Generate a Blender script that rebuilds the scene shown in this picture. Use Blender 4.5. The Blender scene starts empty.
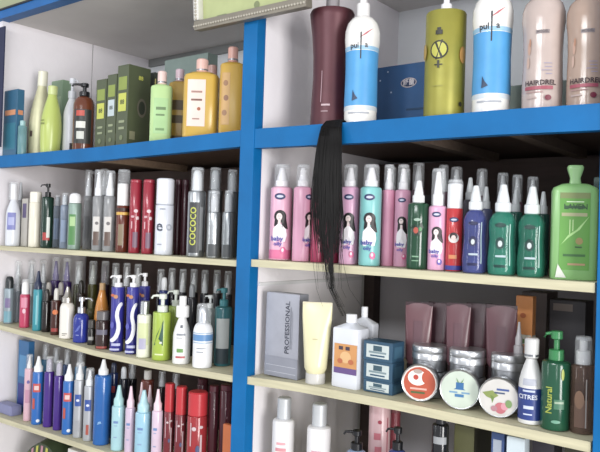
import bpy, bmesh, math, random
from mathutils import Vector, Matrix
random.seed(7)
PI = math.pi
scene = bpy.context.scene
COL = scene.collection
S = 1.25            # metres from the camera to the front plane of the shelving
EYE = 1.55
FPX = 700.0

# ------------------------------------------------------------------ camera
YAW, PITCH, ROLL = math.radians(37.94), math.radians(.69), math.radians(1.79)
fwd = Vector((-math.sin(YAW)*math.cos(PITCH), math.cos(YAW)*math.cos(PITCH), math.sin(PITCH)))
r0 = Vector((math.cos(YAW), math.sin(YAW), 0)); u0 = r0.cross(fwd)
rt = r0*math.cos(ROLL) + u0*math.sin(ROLL)
up = -r0*math.sin(ROLL) + u0*math.cos(ROLL)
CAM = Vector((0, -S, EYE))
cd = bpy.data.cameras.new('camera'); cam = bpy.data.objects.new('camera', cd); COL.objects.link(cam)
cd.sensor_width = 36; cd.lens = FPX*36/600
cam.matrix_world = Matrix(((rt.x, up.x, -fwd.x, CAM.x), (rt.y, up.y, -fwd.y, CAM.y), (rt.z, up.z, -fwd.z, CAM.z), (0, 0, 0, 1)))
scene.camera = cam

def ray(px, py): return fwd + rt*((px-300)/FPX) - up*((py-226)/FPX)
def atY(px, py, Y):                       # world point seen at a pixel on the vertical plane at depth Y
    v = ray(px, py); t = (Y+S)/v.y
    return CAM + v*t
def atX(px, py, X):
    v = ray(px, py); t = (X-CAM.x)/v.x
    return CAM + v*t
def proj(p):
    d = p-CAM; z = d.dot(fwd)
    return 300+FPX*d.dot(rt)/z, 226-FPX*d.dot(up)/z
def dist(p): return (p-CAM).dot(fwd)

# ------------------------------------------------------------------ materials
def lin(h):
    h = h.lstrip('#'); o = []
    for i in (0, 2, 4):
        c = int(h[i:i+2], 16)/255
        o.append(c/12.92 if c <= .04045 else ((c+.055)/1.055)**2.4)
    return (*o, 1)
MATS = {}
def mat(hexc, kind='plastic'):
    key = (hexc, kind)
    desat = kind in ('plastic', 'gloss', 'print', 'clear', 'satin')
    if key in MATS: return MATS[key]
    m = bpy.data.materials.new(kind+'_'+hexc.lstrip('#')); m.use_nodes = True
    nt = m.node_tree; b = nt.nodes['Principled BSDF']
    base = lin(hexc)
    if desat:
        lum = .3*base[0]+.55*base[1]+.15*base[2]
        base = tuple((c*.86+lum*.14)*.92 for c in base[:3])+(1,)
    b.inputs['Base Color'].default_value = base
    rough = {'plastic': .28, 'gloss': .16, 'matte': .6, 'metal': .28, 'satin': .42, 'clear': .12, 'film': .08, 'hair': .5, 'print': .4, 'wood': .6, 'paint': .5, 'wall': .85}[kind]
    b.inputs['Roughness'].default_value = rough
    tc = nt.nodes.new('ShaderNodeTexCoord')
    def noise(scale, detail=3, vec='Object'):
        n = nt.nodes.new('ShaderNodeTexNoise'); n.inputs['Scale'].default_value = scale; n.inputs['Detail'].default_value = detail
        nt.links.new(tc.outputs[vec], n.inputs['Vector']); return n
    def vary(n, lo, hi):
        r = nt.nodes.new('ShaderNodeMapRange'); r.inputs['From Min'].default_value = .3; r.inputs['From Max'].default_value = .7
        r.inputs['To Min'].default_value = lo; r.inputs['To Max'].default_value = hi
        nt.links.new(n.outputs['Fac'], r.inputs['Value'])
        mx = nt.nodes.new('ShaderNodeMix'); mx.data_type = 'RGBA'; mx.blend_type = 'MULTIPLY'; mx.inputs[0].default_value = 1
        mx.inputs[6].default_value = base; nt.links.new(r.outputs['Result'], mx.inputs[7]); nt.links.new(mx.outputs[2], b.inputs['Base Color'])
    def bump(n, s, d=.002):
        bp = nt.nodes.new('ShaderNodeBump'); bp.inputs['Strength'].default_value = s; bp.inputs['Distance'].default_value = d
        nt.links.new(n.outputs['Fac'], bp.inputs['Height']); nt.links.new(bp.outputs['Normal'], b.inputs['Normal'])
    if kind == 'metal': b.inputs['Metallic'].default_value = .85; vary(noise(30), .9, 1.05)
    elif kind == 'satin': b.inputs['Metallic'].default_value = .3; vary(noise(30), .93, 1.05)
    elif kind == 'clear':
        b.inputs['Alpha'].default_value = .62; b.inputs['IOR'].default_value = 1.45; vary(noise(18), .75, 1.1)
    elif kind == 'film':
        b.inputs['Alpha'].default_value = .17; n = noise(45, 2); bump(n, .5, .003)
    elif kind == 'hair': b.inputs['Specular IOR Level'].default_value = .25
    elif kind == 'wall': vary(noise(5, 6), .93, 1.03); bump(noise(60, 4), .25)
    elif kind == 'wood':
        n = nt.nodes.new('ShaderNodeTexNoise'); mp = nt.nodes.new('ShaderNodeMapping'); mp.inputs['Scale'].default_value = (3, 40, 40)
        nt.links.new(tc.outputs['Object'], mp.inputs['Vector']); nt.links.new(mp.outputs['Vector'], n.inputs['Vector']); n.inputs['Detail'].default_value = 5
        n.inputs['Scale'].default_value = 2.5
        vary(n, .82, 1.08); bump(n, .2)
    elif kind == 'paint': b.inputs['Specular IOR Level'].default_value = .25; vary(noise(9, 5), .86, 1.08); bump(noise(35, 3), .25)
    elif kind == 'plastic': vary(noise(14, 2), .95, 1.03)
    else: vary(noise(25, 2), .93, 1.04)
    MATS[key] = m
    return m

# ------------------------------------------------------------------ object helpers
def link(name, me, parent=None, mats=()):
    o = bpy.data.objects.new(name, me); COL.objects.link(o)
    if parent is not None: o.parent = parent
    for m in mats: me.materials.append(m)
    return o
def mesh_from(bm, name, smooth=False):
    me = bpy.data.meshes.new(name); bm.normal_update(); bm.to_mesh(me); bm.free()
    if smooth:
        for p in me.polygons: p.use_smooth = True
        try: me.set_sharp_from_angle(angle=math.radians(38))
        except Exception: pass
    return me
def part(name, bm, m, parent, smooth=True):
    bmesh.ops.recalc_face_normals(bm, faces=bm.faces)
    return link(name, mesh_from(bm, name, smooth), parent, [m] if not isinstance(m, (list, tuple)) else m)
def empty(name, loc, rz=0, label='', cat='', group=None):
    o = bpy.data.objects.new(name, None); COL.objects.link(o); o.location = loc; o.rotation_euler = (0, 0, rz)
    o.empty_display_size = .02
    o['label'] = label; o['category'] = cat
    if group: o['group'] = group
    return o
def box_bm(x0, y0, z0, x1, y1, z1, bevel=0, bm=None, seg=2):
    bm = bm or bmesh.new()
    n0 = len(bm.verts)
    r = bmesh.ops.create_cube(bm, size=1)
    for v in r['verts']:
        v.co = Vector(((x0+x1)/2+v.co.x*(x1-x0), (y0+y1)/2+v.co.y*(y1-y0), (z0+z1)/2+v.co.z*(z1-z0)))
    if bevel:
        es = set()
        for v in r['verts']: es.update(v.link_edges)
        bmesh.ops.bevel(bm, geom=list(es), offset=bevel, segments=seg, affect='EDGES', profile=.6)
    return bm
def se(theta, n):                         # unit superellipse point; front is -Y at theta 0
    s, c = math.sin(theta), math.cos(theta)
    if n == 2: return s, -c
    k = (abs(s)**n+abs(c)**n)**(-1/n)
    return s*k, -c*k
def lathe(prof, rx=1, ry=1, n=2, seg=28, bm=None, off=(0, 0, 0), smooth_z=True):
    """prof: list of (r, z); x radius r*rx, y radius r*ry"""
    bm = bm or bmesh.new(); rings = []
    for r, z in prof:
        if r < 1e-6: rings.append([bm.verts.new((off[0], off[1], z+off[2]))]); continue
        rings.append([bm.verts.new((off[0]+r*rx*se(2*PI*i/seg, n)[0], off[1]+r*ry*se(2*PI*i/seg, n)[1], z+off[2])) for i in range(seg)])
    for a, b in zip(rings, rings[1:]):
        for i in range(seg):
            j = (i+1) % seg
            if len(a) == 1 and len(b) == 1: continue
            if len(a) == 1: bm.faces.new((a[0], b[i], b[j]))
            elif len(b) == 1: bm.faces.new((a[i], a[j], b[0]))
            else: bm.faces.new((a[i], a[j], b[j], b[i]))
    if len(rings[0]) > 1: bm.faces.new(rings[0][::-1])
    if len(rings[-1]) > 1: bm.faces.new(rings[-1])
    return bm
def cyl(r, z0, z1, bev=None, off=(0, 0), bm=None, seg=24, rtop=None):
    rtop = r if rtop is None else rtop
    b = min(bev if bev is not None else r*.12, (z1-z0)*.3)
    return lathe([(0, z0), (r-b, z0), (r, z0+b), (rtop, z1-b), (rtop-b, z1), (0, z1)], seg=seg, bm=bm, off=(off[0], off[1], 0))
def tube(pts, r, bm=None, seg=8, taper=1.0):
    bm = bm or bmesh.new(); rings = []
    for i, p in enumerate(pts):
        a = pts[max(i-1, 0)]; b = pts[min(i+1, len(pts)-1)]
        t = (Vector(b)-Vector(a)).normalized()
        q = Vector((0, 0, 1)) if abs(t.z) < .9 else Vector((1, 0, 0))
        x = t.cross(q).normalized(); y = t.cross(x)
        rr = r*(1+(taper-1)*i/max(1, len(pts)-1))
        rings.append([bm.verts.new(Vector(p)+x*rr*math.cos(2*PI*k/seg)+y*rr*math.sin(2*PI*k/seg)) for k in range(seg)])
    for a, b in zip(rings, rings[1:]):
        for k in range(seg): bm.faces.new((a[k], a[(k+1) % seg], b[(k+1) % seg], b[k]))
    bm.faces.new(rings[0][::-1]); bm.faces.new(rings[-1])
    return bm

_txt = {}
def text_tris(s, size):
    key = s
    if key not in _txt:
        cu = bpy.data.curves.new('lettering', 'FONT'); cu.body = s; cu.size = 1; cu.align_x = 'CENTER'; cu.align_y = 'CENTER'; cu.resolution_u = 2; cu.offset = .02
        ob = bpy.data.objects.new('lettering', cu); COL.objects.link(ob); bpy.context.view_layer.update()
        me = bpy.data.meshes.new_from_object(ob)
        vs = [(v.co.x, v.co.y) for v in me.vertices]; fs = [tuple(p.vertices) for p in me.polygons]
        bpy.data.objects.remove(ob); bpy.data.curves.remove(cu); bpy.data.meshes.remove(me)
        _txt[key] = (vs, fs)
    vs, fs = _txt[key]
    return [(x*size, y*size) for x, y in vs], fs

def decals(ops, fmap, parent, su, sv, ss, name='label_print'):
    """ops in (fraction u, fraction v); fmap(u, v, k) -> surface point k layers above the body; prints far apart become parts of their own"""
    built = []; k = 1
    for op in ops:
        t = op[0]; k += 1; vs = []; fs = []
        P = lambda u, v: vs.append(Vector(fmap(u, v, k))) or len(vs)-1
        if t == 'r':
            _, ua, va, ub, vb, c = op; nu, nv = 10, 6
            g = [[P((ua+(ub-ua)*i/nu)*su, (va+(vb-va)*j/nv)*sv) for i in range(nu+1)] for j in range(nv+1)]
            fs = [(g[j][i], g[j][i+1], g[j+1][i+1], g[j+1][i]) for j in range(nv) for i in range(nu)]
        elif t == 'd':
            _, u, v, ru, rv, c = op; n = 20; cc = P(u*su, v*sv); prev = None
            for q in (.5, 1):
                ring = [P(u*su+ru*ss*q*math.cos(2*PI*a/n), v*sv+rv*ss*q*math.sin(2*PI*a/n)) for a in range(n)]
                for a in range(n):
                    b = (a+1) % n
                    fs.append((cc, ring[a], ring[b]) if prev is None else (prev[a], ring[a], ring[b], prev[b]))
                prev = ring
        elif t == 'p':
            _, pts, c = op; cc = P(sum(p[0] for p in pts)/len(pts)*su, sum(p[1] for p in pts)/len(pts)*sv)
            ring = [P(a*su, b*sv) for a, b in pts]
            fs = [(cc, ring[a], ring[(a+1) % len(ring)]) for a in range(len(ring))]
        elif t == 't':
            _, s, u, v, size, c = op[:6]; rot = op[6] if len(op) > 6 else 0
            tv, tf = text_tris(s, size*ss); cr, sr = math.cos(math.radians(rot)), math.sin(math.radians(rot))
            for x, y in tv: P(u*su+x*cr-y*sr, v*sv+x*sr+y*cr)
            fs = [f for f in tf if len(set(f)) > 2]
        lo = Vector([min(p[a] for p in vs) for a in range(3)]); hi = Vector([max(p[a] for p in vs) for a in range(3)])
        built.append([vs, fs, c, lo, hi])
    groups = []
    for it in built:
        hit = []
        for g in groups:
            if any(sum(max(0, a[3][q]-it[4][q], it[3][q]-a[4][q])**2 for q in range(3)) < .016**2 for a in g): hit.append(g)
        m = [it]
        for g in hit: m = g+m; groups.remove(g)
        groups.append(m)
    out = None
    for g in groups:
        V = []; F = []; MI = []; mats = []
        for vs, fs, c, _, _ in g:
            kd = 'print'
            if isinstance(c, tuple): c, kd = c
            m = mat(c, kd)
            if m not in mats: mats.append(m)
            o0 = len(V); V += vs; F += [tuple(x+o0 for x in f) for f in fs]; MI += [mats.index(m)]*len(fs)
        me = bpy.data.meshes.new(name); me.from_pydata(V, [], F)
        for m in mats: me.materials.append(m)
        me.polygons.foreach_set('material_index', MI); me.update()
        out = link(name, me, parent)
    return out

# ------------------------------------------------------------------ shelf heights (world z along X, the planks sag)
def line(pts, lo=None):
    P = sorted((atY(x, y, 0).x, atY(x, y, 0).z) for x, y in pts)
    def f(X):
        if X <= P[0][0]: a, b = P[0], P[1]
        elif X >= P[-1][0]: a, b = P[-2], P[-1]
        else:
            for a, b in zip(P, P[1:]):
                if a[0] <= X <= b[0]: break
        t = (X-a[0])/(b[0]-a[0]); t = max(-.3, min(1.3, t)); return a[1]+(b[1]-a[1])*t
    return f
SH = {
 'TL': line([(5, 155.5), (100, 147), (243, 130)]),
 'TR': line([(259, 128.7), (400, 118.5), (500, 110), (597, 103.5)]),
 '1L': line([(2, 246), (100, 252), (236, 260.5)]),
 '1R': line([(256, 259.7), (400, 269), (500, 276.2), (590, 282.5)]),
 '2L': line([(0, 325), (50, 338), (95, 350.5), (150, 362), (232, 375.5)]),
 '2R': line([(254, 377.5), (300, 384), (400, 402), (500, 423), (590, 442)]),
 '3L': line([(0, 417.5), (35, 428.5), (100, 450), (130, 459)]),
}
TH = {'TL': .040, 'TR': .046, '1L': .0145, '1R': .017, '2L': .016, '2R': .018, '3L': .016, '3R': .016, '4L': .016}
z3r = EYE+S*(-.50); z4 = EYE+S*(-.74)
SH['3R'] = lambda X: z3r
SH['4L'] = lambda X: z4
XL = -1.845*S; XP0 = -.931*S; XP1 = -.8955*S; XR0 = -.2675*S; XR1 = -.23*S
CEIL = EYE+.5667*S
DTOP = atX(151, 58, XL).y; DL = atX(89, 176, XL).y; DR = .40*S

# ------------------------------------------------------------------ things
def facing(X, Y): return math.atan2(-X, S+Y)
BLK = '#17161a'; WHT = '#f2f2ee'; SIL = '#b9bcbf'

def profile(style, r, h):
    q = lambda a, b: (a*r, b)
    base = [(0, 0), (.90*r, 0), (.985*r, .05*r), (r, .14*r)]
    if style == 'cyl':
        return base+[(r, h*.35), (r, h*.7), (r, h-.30*r), (.95*r, h-.14*r), (.80*r, h-.04*r), (.42*r, h), (0, h)]
    if style == 'can':
        return base+[(r, h*.5), (r, h-.06*r), (.97*r, h), (0, h)]
    if style == 'round':
        s = min(1.0*r, h*.3); o = base+[(r, h*.3), (r, h*.55), (r, h-s)]
        for k in range(1, 7):
            a = k/6*PI/2; o.append((r*(.40+.60*math.cos(a)), h-s+s*math.sin(a)*.96))
        return o+[(.38*r, h), (0, h)]
    if style == 'slope':
        s = min(2.3*r, h*.42)
        return base+[(r, h*.3), (r, h-s), (.97*r, h-s*.82), (.82*r, h-s*.55), (.62*r, h-s*.28), (.46*r, h-s*.08), (.42*r, h), (0, h)]
    if style == 'pear':
        return [(0, 0), (.82*r, 0), (.88*r, .06*r), (.95*r, h*.15), (r, h*.35), (.99*r, h*.5), (.9*r, h*.64), (.74*r, h*.78), (.55*r, h*.9), (.44*r, h*.97), (.42*r, h), (0, h)]
    if style == 'waist':
        return [(0, 0), (.82*r, 0), (.86*r, .04*r), (.83*r, h*.2), (.78*r, h*.42), (.80*r, h*.6), (.88*r, h*.78), (.98*r, h*.92), (r, h*.955), (.95*r, h*.98), (.6*r, h*.996), (.36*r, h), (0, h)]
    if style == 'swell':
        return [(0, 0), (.86*r, 0), (.92*r, .05*r), (.93*r, h*.2), (.90*r, h*.5), (.93*r, h*.66), (r, h*.78), (.985*r, h*.86), (.86*r, h*.93), (.62*r, h*.98), (.36*r, h), (0, h)]
    if style == 'hips':
        return [(0, 0), (.86*r, 0), (.93*r, .06*r), (r, h*.2), (.93*r, h*.42), (.88*r, h*.55), (.95*r, h*.75), (.93*r, h*.85), (.74*r, h*.94), (.42*r, h), (0, h)]
    if style == 'square':
        s = .35*r
        return [(0, 0), (.95*r, 0), (r, .05*r), (r, h*.5), (r, h-s), (.93*r, h-s*.55), (.6*r, h-s*.1), (.36*r, h), (0, h)]
    raise ValueError(style)

def prof_r(prof, z):
    for a, b in zip(prof, prof[1:]):
        if a[1] <= z <= b[1] and b[1] > a[1]:
            return a[0]+(b[0]-a[0])*(z-a[1])/(b[1]-a[1])
    return prof[3][0]

COUNT = []
def bottle(sh, x0, x1, ytop, ysh, Y, style, top, bc, tc, label, group=None, dec=(), kind='plastic', tkind='plastic',
           ell=1.0, n=2, rot=None, capw=.62, over=False, name='bottle', cat='bottle', lean=0, ndir=1, band=(), liquid=None, spin=0):
    xc = (x0+x1)/2
    ym = (ytop+ysh)/2+20
    P = atY(xc, 226, Y)
    for _ in range(3):
        zs = SH[sh](P.x); py = proj(Vector((P.x, Y, zs+.08)))[1]; P = atY(xc, py, Y)
    zs = SH[sh](P.x)
    w = (x1-x0)*.975*dist(Vector((P.x, Y, zs)))/FPX; r = w/2
    if P.x-r*1.02 < XL: P.x = XL+r*1.02+.0005
    H = atY(xc, ytop, Y).z-zs; hb = atY(xc, ysh, Y).z-zs
    fa = facing(P.x, Y); rz = fa*.85 if rot is None else rot
    e = empty(name, (P.x, Y, zs+.0006), rz+math.radians(spin), label, cat, group)
    if lean: e.rotation_euler = (0, math.radians(lean), 0); e.location.z += abs(math.sin(math.radians(lean)))*r*.9
    ry = ell
    prof = profile(style, r, hb)
    part('body', lathe(prof, 1, ry, n, 32 if n == 2 else 48), mat(bc, kind), e)
    for (va, vb, c) in band:                  # printed or moulded band all the way round
        kd = 'print'
        if isinstance(c, tuple): c, kd = c
        za, zb = va*hb, vb*hb; m = 8
        pr = [(prof_r(prof, za)*.98, za)]+[(prof_r(prof, za+(zb-za)*i/m)+.0005, za+(zb-za)*i/m) for i in range(m+1)]+[(prof_r(prof, zb)*.98, zb)]
        part('label_band', lathe(pr, 1, ry, n, 32 if n == 2 else 48), mat(c, kd), e)
    if dec:
        def fmap(u, v, k):
            v = max(.001, min(hb*.995, v)); rr = prof_r(prof, v)+.0007+k*.00018
            if n == 2:
                th = max(-1.5, min(1.5, u/r)); return (rr*math.sin(th), -rr*ry*math.cos(th), v)
            uu = max(-.97, min(.97, u/rr)); return (uu*rr, -ry*rr*(1-abs(uu)**n)**(1/n)-.0002, v)
        decals(dec, fmap, e, r, hb, r)
    tm = mat(tc, tkind); t = H-hb; cr = r*capw
    if top == 'mist':
        part('collar', cyl(cr*.82, hb-.001, hb+t*.34), tm, e)
        bm = lathe([(0, hb+t*.32), (cr*.66, hb+t*.32), (cr*.60, hb+t*.5), (cr*.42, hb+t*.8), (cr*.34, hb+t*.97), (cr*.26, H), (0, H)], seg=20)
        a = part('spray_head', bm, tm, e)
        part('nozzle', cyl(cr*.14, 0, cr*.2, seg=12, bm=None), tm, a).matrix_local = Matrix.Translation((0, -cr*.40, hb+t*.80)) @ Matrix.Rotation(PI/2, 4, 'X')
    elif top == 'tip':
        bm = lathe([(0, hb-.001), (cr*.9, hb-.001), (cr*.9, hb+t*.3), (cr*.62, hb+t*.42), (cr*.4, hb+t*.75), (cr*.26, H), (0, H)], seg=20)
        part('nozzle_cap', bm, tm, e)
    elif top == 'pump':
        part('collar', cyl(cr*.8, hb-.001, hb+t*.36), tm, e)
        bm = cyl(cr*.30, hb+t*.34, hb+t*.80, seg=14)
        part('pump_stem', bm, tm, e)
        hd = cyl(cr*.62, hb+t*.72, H, seg=20)
        a = part('pump_head', hd, tm, e)
        L = r*(1.15 if ndir else 0)
        z = hb+t*.86
        sp = tube([(0, 0, z), (ndir*L*.55, 0, z+t*.05), (ndir*L*.9, 0, z+t*.02), (ndir*L*1.05, 0, z-t*.12)], cr*.22, seg=10, taper=.7)
        part('spout', sp, tm, a)
    elif top == 'cap':
        part('cap', cyl(cr, hb-.001, H, bev=cr*.14), tm, e)
    elif top == 'capseam':
        part('cap', cyl(cr, hb-.001, H, bev=cr*.2), tm, e)
        part('cap_ring', lathe([(cr*.9, hb+t*.1), (cr*1.03, hb+t*.1), (cr*1.03, hb+t*.2), (cr*.9, hb+t*.2)]), mat('#8d9094', 'metal'), e)
    elif top == 'dome':
        part('cap', lathe([(0, hb-.001), (cr, hb-.001), (cr, hb+t*.55), (cr*.9, hb+t*.8), (cr*.6, hb+t*.95), (0, H)]), tm, e)
    elif top == 'stopper':
        part('cap', lathe([(0, hb-.001), (cr*.72, hb-.001), (cr*.62, hb+t*.3), (cr*.95, hb+t*.75), (cr, hb+t*.9), (cr*.85, H), (0, H)], 1, .7, 4, 32), tm, e)
    elif top == 'twostep':
        part('collar', cyl(cr, hb-.001, hb+t*.55), tm, e)
        part('cap', cyl(cr*.55, hb+t*.53, H), tm, e)
    if over:
        ztop = H+.006 if over is True else atY(xc, over, Y).z-zs
        ro = max(cr*.92+.002, r*.74)
        w_ = .0009; z0 = hb-.001
        pr = [(ro-w_, z0), (ro, z0), (ro*.97, ztop-.006), (ro*.86, ztop), (0, ztop), (0, ztop-w_), (ro*.86-w_, ztop-w_), (ro*.97-w_, ztop-.006), (ro-w_, z0)]
        bm = lathe(pr[:-1], seg=24)
        part('overcap', bm, mat('#f6f9fb', 'film'), e)
    COUNT.append(e)
    return e

def boxy(sh, xa, xb, xs, ytop, Y, cf, label, group=None, front=(), right=(), name='cosmetic_box', cat='box', kind='print', depth=None, zbase=None, rot=0, lid=True, bev=.0008):
    """front face from pixel xa to xb on the plane Y, its right side to pixel xs"""
    A = atY(xa, 226, Y); 
    for _ in range(3):
        zs = zbase if zbase is not None else SH[sh](A.x); py = proj(Vector((A.x, Y, zs+.06)))[1]; A = atY(xa, py, Y)
    B = atY(xb, py, Y); zs = zbase if zbase is not None else SH[sh]((A.x+B.x)/2)
    if depth is None: depth = max(.012, atX(xs, py, B.x).y-Y)
    w = B.x-A.x; H = atY(xa, ytop, Y).z-zs
    if A.x < XL+.001: d_ = XL+.001-A.x; A.x += d_; B.x += d_ if w < .09 and B.x-d_ < A.x else 0; w = B.x-A.x
    if zbase is None: zs = max(SH[sh](A.x+(B.x-A.x)*q/4) for q in range(5))
    e = empty(name, ((A.x+B.x)/2, Y+depth/2, zs+.0006), rot, label, cat, group)
    part('body', box_bm(-w/2, -depth/2, 0, w/2, depth/2, H, bev), mat(cf, kind), e, False)
    if lid: part('top_flap', box_bm(-w/2+.001, -depth/2+.001, H, w/2-.001, depth/2-.001, H+.0009, 0), mat(cf, kind), e, False)
    if front: decals(front, lambda u, v, k: (u, -depth/2-.0003-k*.00015, v), e, w/2, H, w/2)
    if right: decals(right, lambda u, v, k: (w/2+.0003+k*.00015, u, v), e, depth/2, H, depth/2, 'side_label')
    e['h'] = H; del e['h']
    COUNT.append(e)
    return e, zs+H

# ------------------------------------------------------------------ the setting
def struct(name, bm, m, smooth=False):
    o = part(name, bm, m, None, smooth); o['kind'] = 'structure'; return o
WALLM = mat('#efebee', 'wall'); WALL2 = mat('#dcdcdd', 'wall')
BLUE = mat('#0c66a2', 'paint'); BEIGE = mat('#c9c3a4', 'wood'); GREY = mat('#dbd7d4', 'wall'); BROWN = mat('#4a3730', 'wood')
struct('floor', box_bm(-4.2, -3.2, -.05, 2.0, .9, 0), mat('#a9a49a', 'wall'))
# side panel at the left, with a joint between its two boards
zt = SH['TL'](XL)
struct('wall_left', box_bm(XL-.03, 0.005, 0, XL, DL-.004, CEIL), WALLM)
struct('trim_1', box_bm(XL-.03, DL-.004, 0, XL-.004, DL, CEIL), mat('#5a5450', 'matte'))
struct('wall_left_rear', box_bm(XL-.03, DL, 0, XL, DTOP, CEIL), WALLM)
struct('ceiling', box_bm(XL-.03, .004, CEIL, XR1, DTOP+.02, CEIL+.02), GREY)
# back of the upper level
struct('wall_back', box_bm(XL-.03, DTOP, 0, XR1+.5, DTOP+.04, CEIL+.5), mat('#e9ecef', 'wall'))
gx = atY(387, 60, DTOP).x
struct('trim_2', box_bm(gx-.003, DTOP-.004, SH['TR'](-.8), gx+.003, DTOP, CEIL), mat('#3d3f42', 'matte'))
struct('trim_3', box_bm(XL, DTOP-.012, CEIL-.03, XP0, DTOP, CEIL), mat('#8f9190', 'wall'))
# back boards of the lower levels
struct('wall_back_lower_left', box_bm(XL, DL, .2, XP0, DL+.012, zt-.03), BROWN)
z1r = SH['1R'](-.8); z2r = SH['2R'](-.8)
struct('wall_back_lower_right', box_bm(XP1, DR+.03, z1r-.03, XR0, DR+.042, SH['TR'](-.8)-.03), mat('#4c3c36', 'wood'))
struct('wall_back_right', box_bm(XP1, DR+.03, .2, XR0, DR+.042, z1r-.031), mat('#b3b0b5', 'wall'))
px0 = atY(364, 330, DR).x; 
struct('trim_4', box_bm(XP1+.006, DR-.02, .2, px0, DR+.028, z1r-.02), mat('#c9c7c6', 'wall'))
px1 = atY(374, 330, DR).x
struct('trim_5', box_bm(px0+.0005, DR-.008, .2, px1, DR+.028, z1r-.02), mat('#3a2c28', 'wood'))
# the partition behind the middle post
struct('wall_middle', box_bm(XP0+.006, .028, 0, XP1, DTOP, CEIL), WALLM)
struct('wall_right', box_bm(XR0+.006, .028, 0, XR1-.002, DTOP, CEIL), WALL2)

def plank(name, sh, xa, xb, y0, y1, m, label=None, cat='shelf', yfront=None):
    n = 26; bm = bmesh.new(); rows = []
    for i in range(n+1):
        X = xa+(xb-xa)*i/n; z = SH[sh](X); t = TH[sh]
        rows.append([bm.verts.new(c) for c in ((X, y0, z), (X, y1, z), (X, y1, z-t), (X, y0, z-t))])
    for a, b in zip(rows, rows[1:]):
        for k in range(4): bm.faces.new((a[k], a[(k+1) % 4], b[(k+1) % 4], b[k]))
    bm.faces.new(rows[0]); bm.faces.new(rows[-1][::-1])
    o = part(name, bm, m, None, False)
    if label: o['label'] = label; o['category'] = cat
    else: o['kind'] = 'structure'
    return o
g = 'shelf boards of the display unit'
for sh, xa, xb, d, lab in (('1L', XL, XP0-.0005, DL, 'cream shelf board directly under the blue rail in the left bay'),
                       ('2L', XL, XP0-.0005, DL, 'cream sagging shelf board in the left bay carrying the royal blue pump bottle'),
                       ('3L', XL, XP0-.0005, DL, 'lowest visible cream shelf board at lower left under purple bottles'),
                       ('4L', XL, XP0-.0005, DL, 'cream board at the foot of the left bay under the striped packet'),
                       ('1R', XP1+.0005, XR0-.0005, DR-.021, 'cream shelf board in the right bay carrying the pink spray bottles'),
                       ('2R', XP1+.0005, XR0-.0005, DR-.021, 'cream shelf board in the right bay carrying the round tins and silver box'),
                       ('3R', XP1+.0005, XR0-.0005, DR-.021, 'bottom right board under the two white red-printed bottles')):
    o = plank('shelf_board', sh, xa, xb, .0, d-.0005, BEIGE, lab); o['group'] = g
# upper blue shelf of each bay: painted rail in front, brown board behind
o = plank('shelf_rail', 'TL', XL-.035, XP0-.0005, -.002, .022, BLUE, 'blue painted front rail of the upper shelf in the left bay', 'rail')
o = plank('shelf_rail', 'TR', XP1+.0005, XR0+.003, -.002, .022, BLUE, 'blue painted front rail of the upper shelf in the right bay', 'rail')
TH['TL'] = .016; TH['TR'] = .016
plank('shelf_board', 'TL', XL, XP0, .0225, DTOP-.013, mat('#70594b', 'wood'), 'brown upper shelf board behind the left blue rail')
plank('shelf_board', 'TR', XP1, XR0, .0225, DTOP-.005, mat('#5d4c42', 'wood'), 'brown upper shelf board behind the right blue rail')
TH['TL'] = .04; TH['TR'] = .046
# cross bearers seen from below
for sh, px, w in (('TL', 118, .03), ('TR', 420, .028), ('TR', 520, .028)):
    X = atY(px, 170, .1).x; z = SH[sh](X)-.0165
    b = part('shelf_bearer', box_bm(X-w/2, .023, z-.022, X+w/2, (DL if sh == 'TL' else DR)-.001, z-.0005), mat('#8a7460' if sh == 'TL' else '#6a5b50', 'wood'), None, False)
    b['label'] = {118: 'brown wooden bearer under the left upper shelf board', 420: 'brown wooden bearer under the upper shelf above the dark green spray bottle', 520: 'brown wooden bearer under the upper shelf near the flat green bottle'}[px]; b['category'] = 'wooden bearer'
# posts
def post(x0, x1, lab):
    bm = box_bm(x0, -.004, 0, x1, .027, CEIL+.12, .0015)
    o = part('shelf_post', bm, BLUE, None, False); o['label'] = lab; o['category'] = 'post'
post(XP0, XP1, 'blue painted upright post between the two shelf bays')
post(XR0+.0035, XR1, 'blue painted upright post at the right edge of the shelves')
o = part('shelf_post', box_bm(XL-.03, -.0065, zt+.03, atY(5, 40, -.004).x, -.0025, CEIL-.03), mat('#2a2f4a', 'paint'), None, False); o['label'] = 'narrow dark upright post at far left edge'; o['category'] = 'post'  # blue post of the unit, its shade put into the darker paint
o = part('shelf_rail', box_bm(XL-.037, -.012, CEIL-.004, XP0-.001, .028, CEIL+.0235), mat('#2a66a4', 'paint'), None, False); o['label'] = 'thin blue top rail under the grey ceiling at upper left'; o['category'] = 'rail'
struct('trim_6', box_bm(XL-.4, -.005, CEIL+.030, XP0-.001, .02, CEIL+.3), mat('#a3a888', 'wall'))
struct('trim_7', box_bm(XL-.037, -.016, CEIL+.0237, XP0-.001, .022, CEIL+.0297), mat('#23262e', 'matte'))
# shallow ledge moulding on the partition under the pink bottles
for px_, nm in ((0, 'trim_8'),):
    za = SH['1R'](XP1)-.03
    struct(nm, box_bm(XP1, .028, za-.034, XP1+.006, DR-.0205, za-.026), WALL2)

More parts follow.
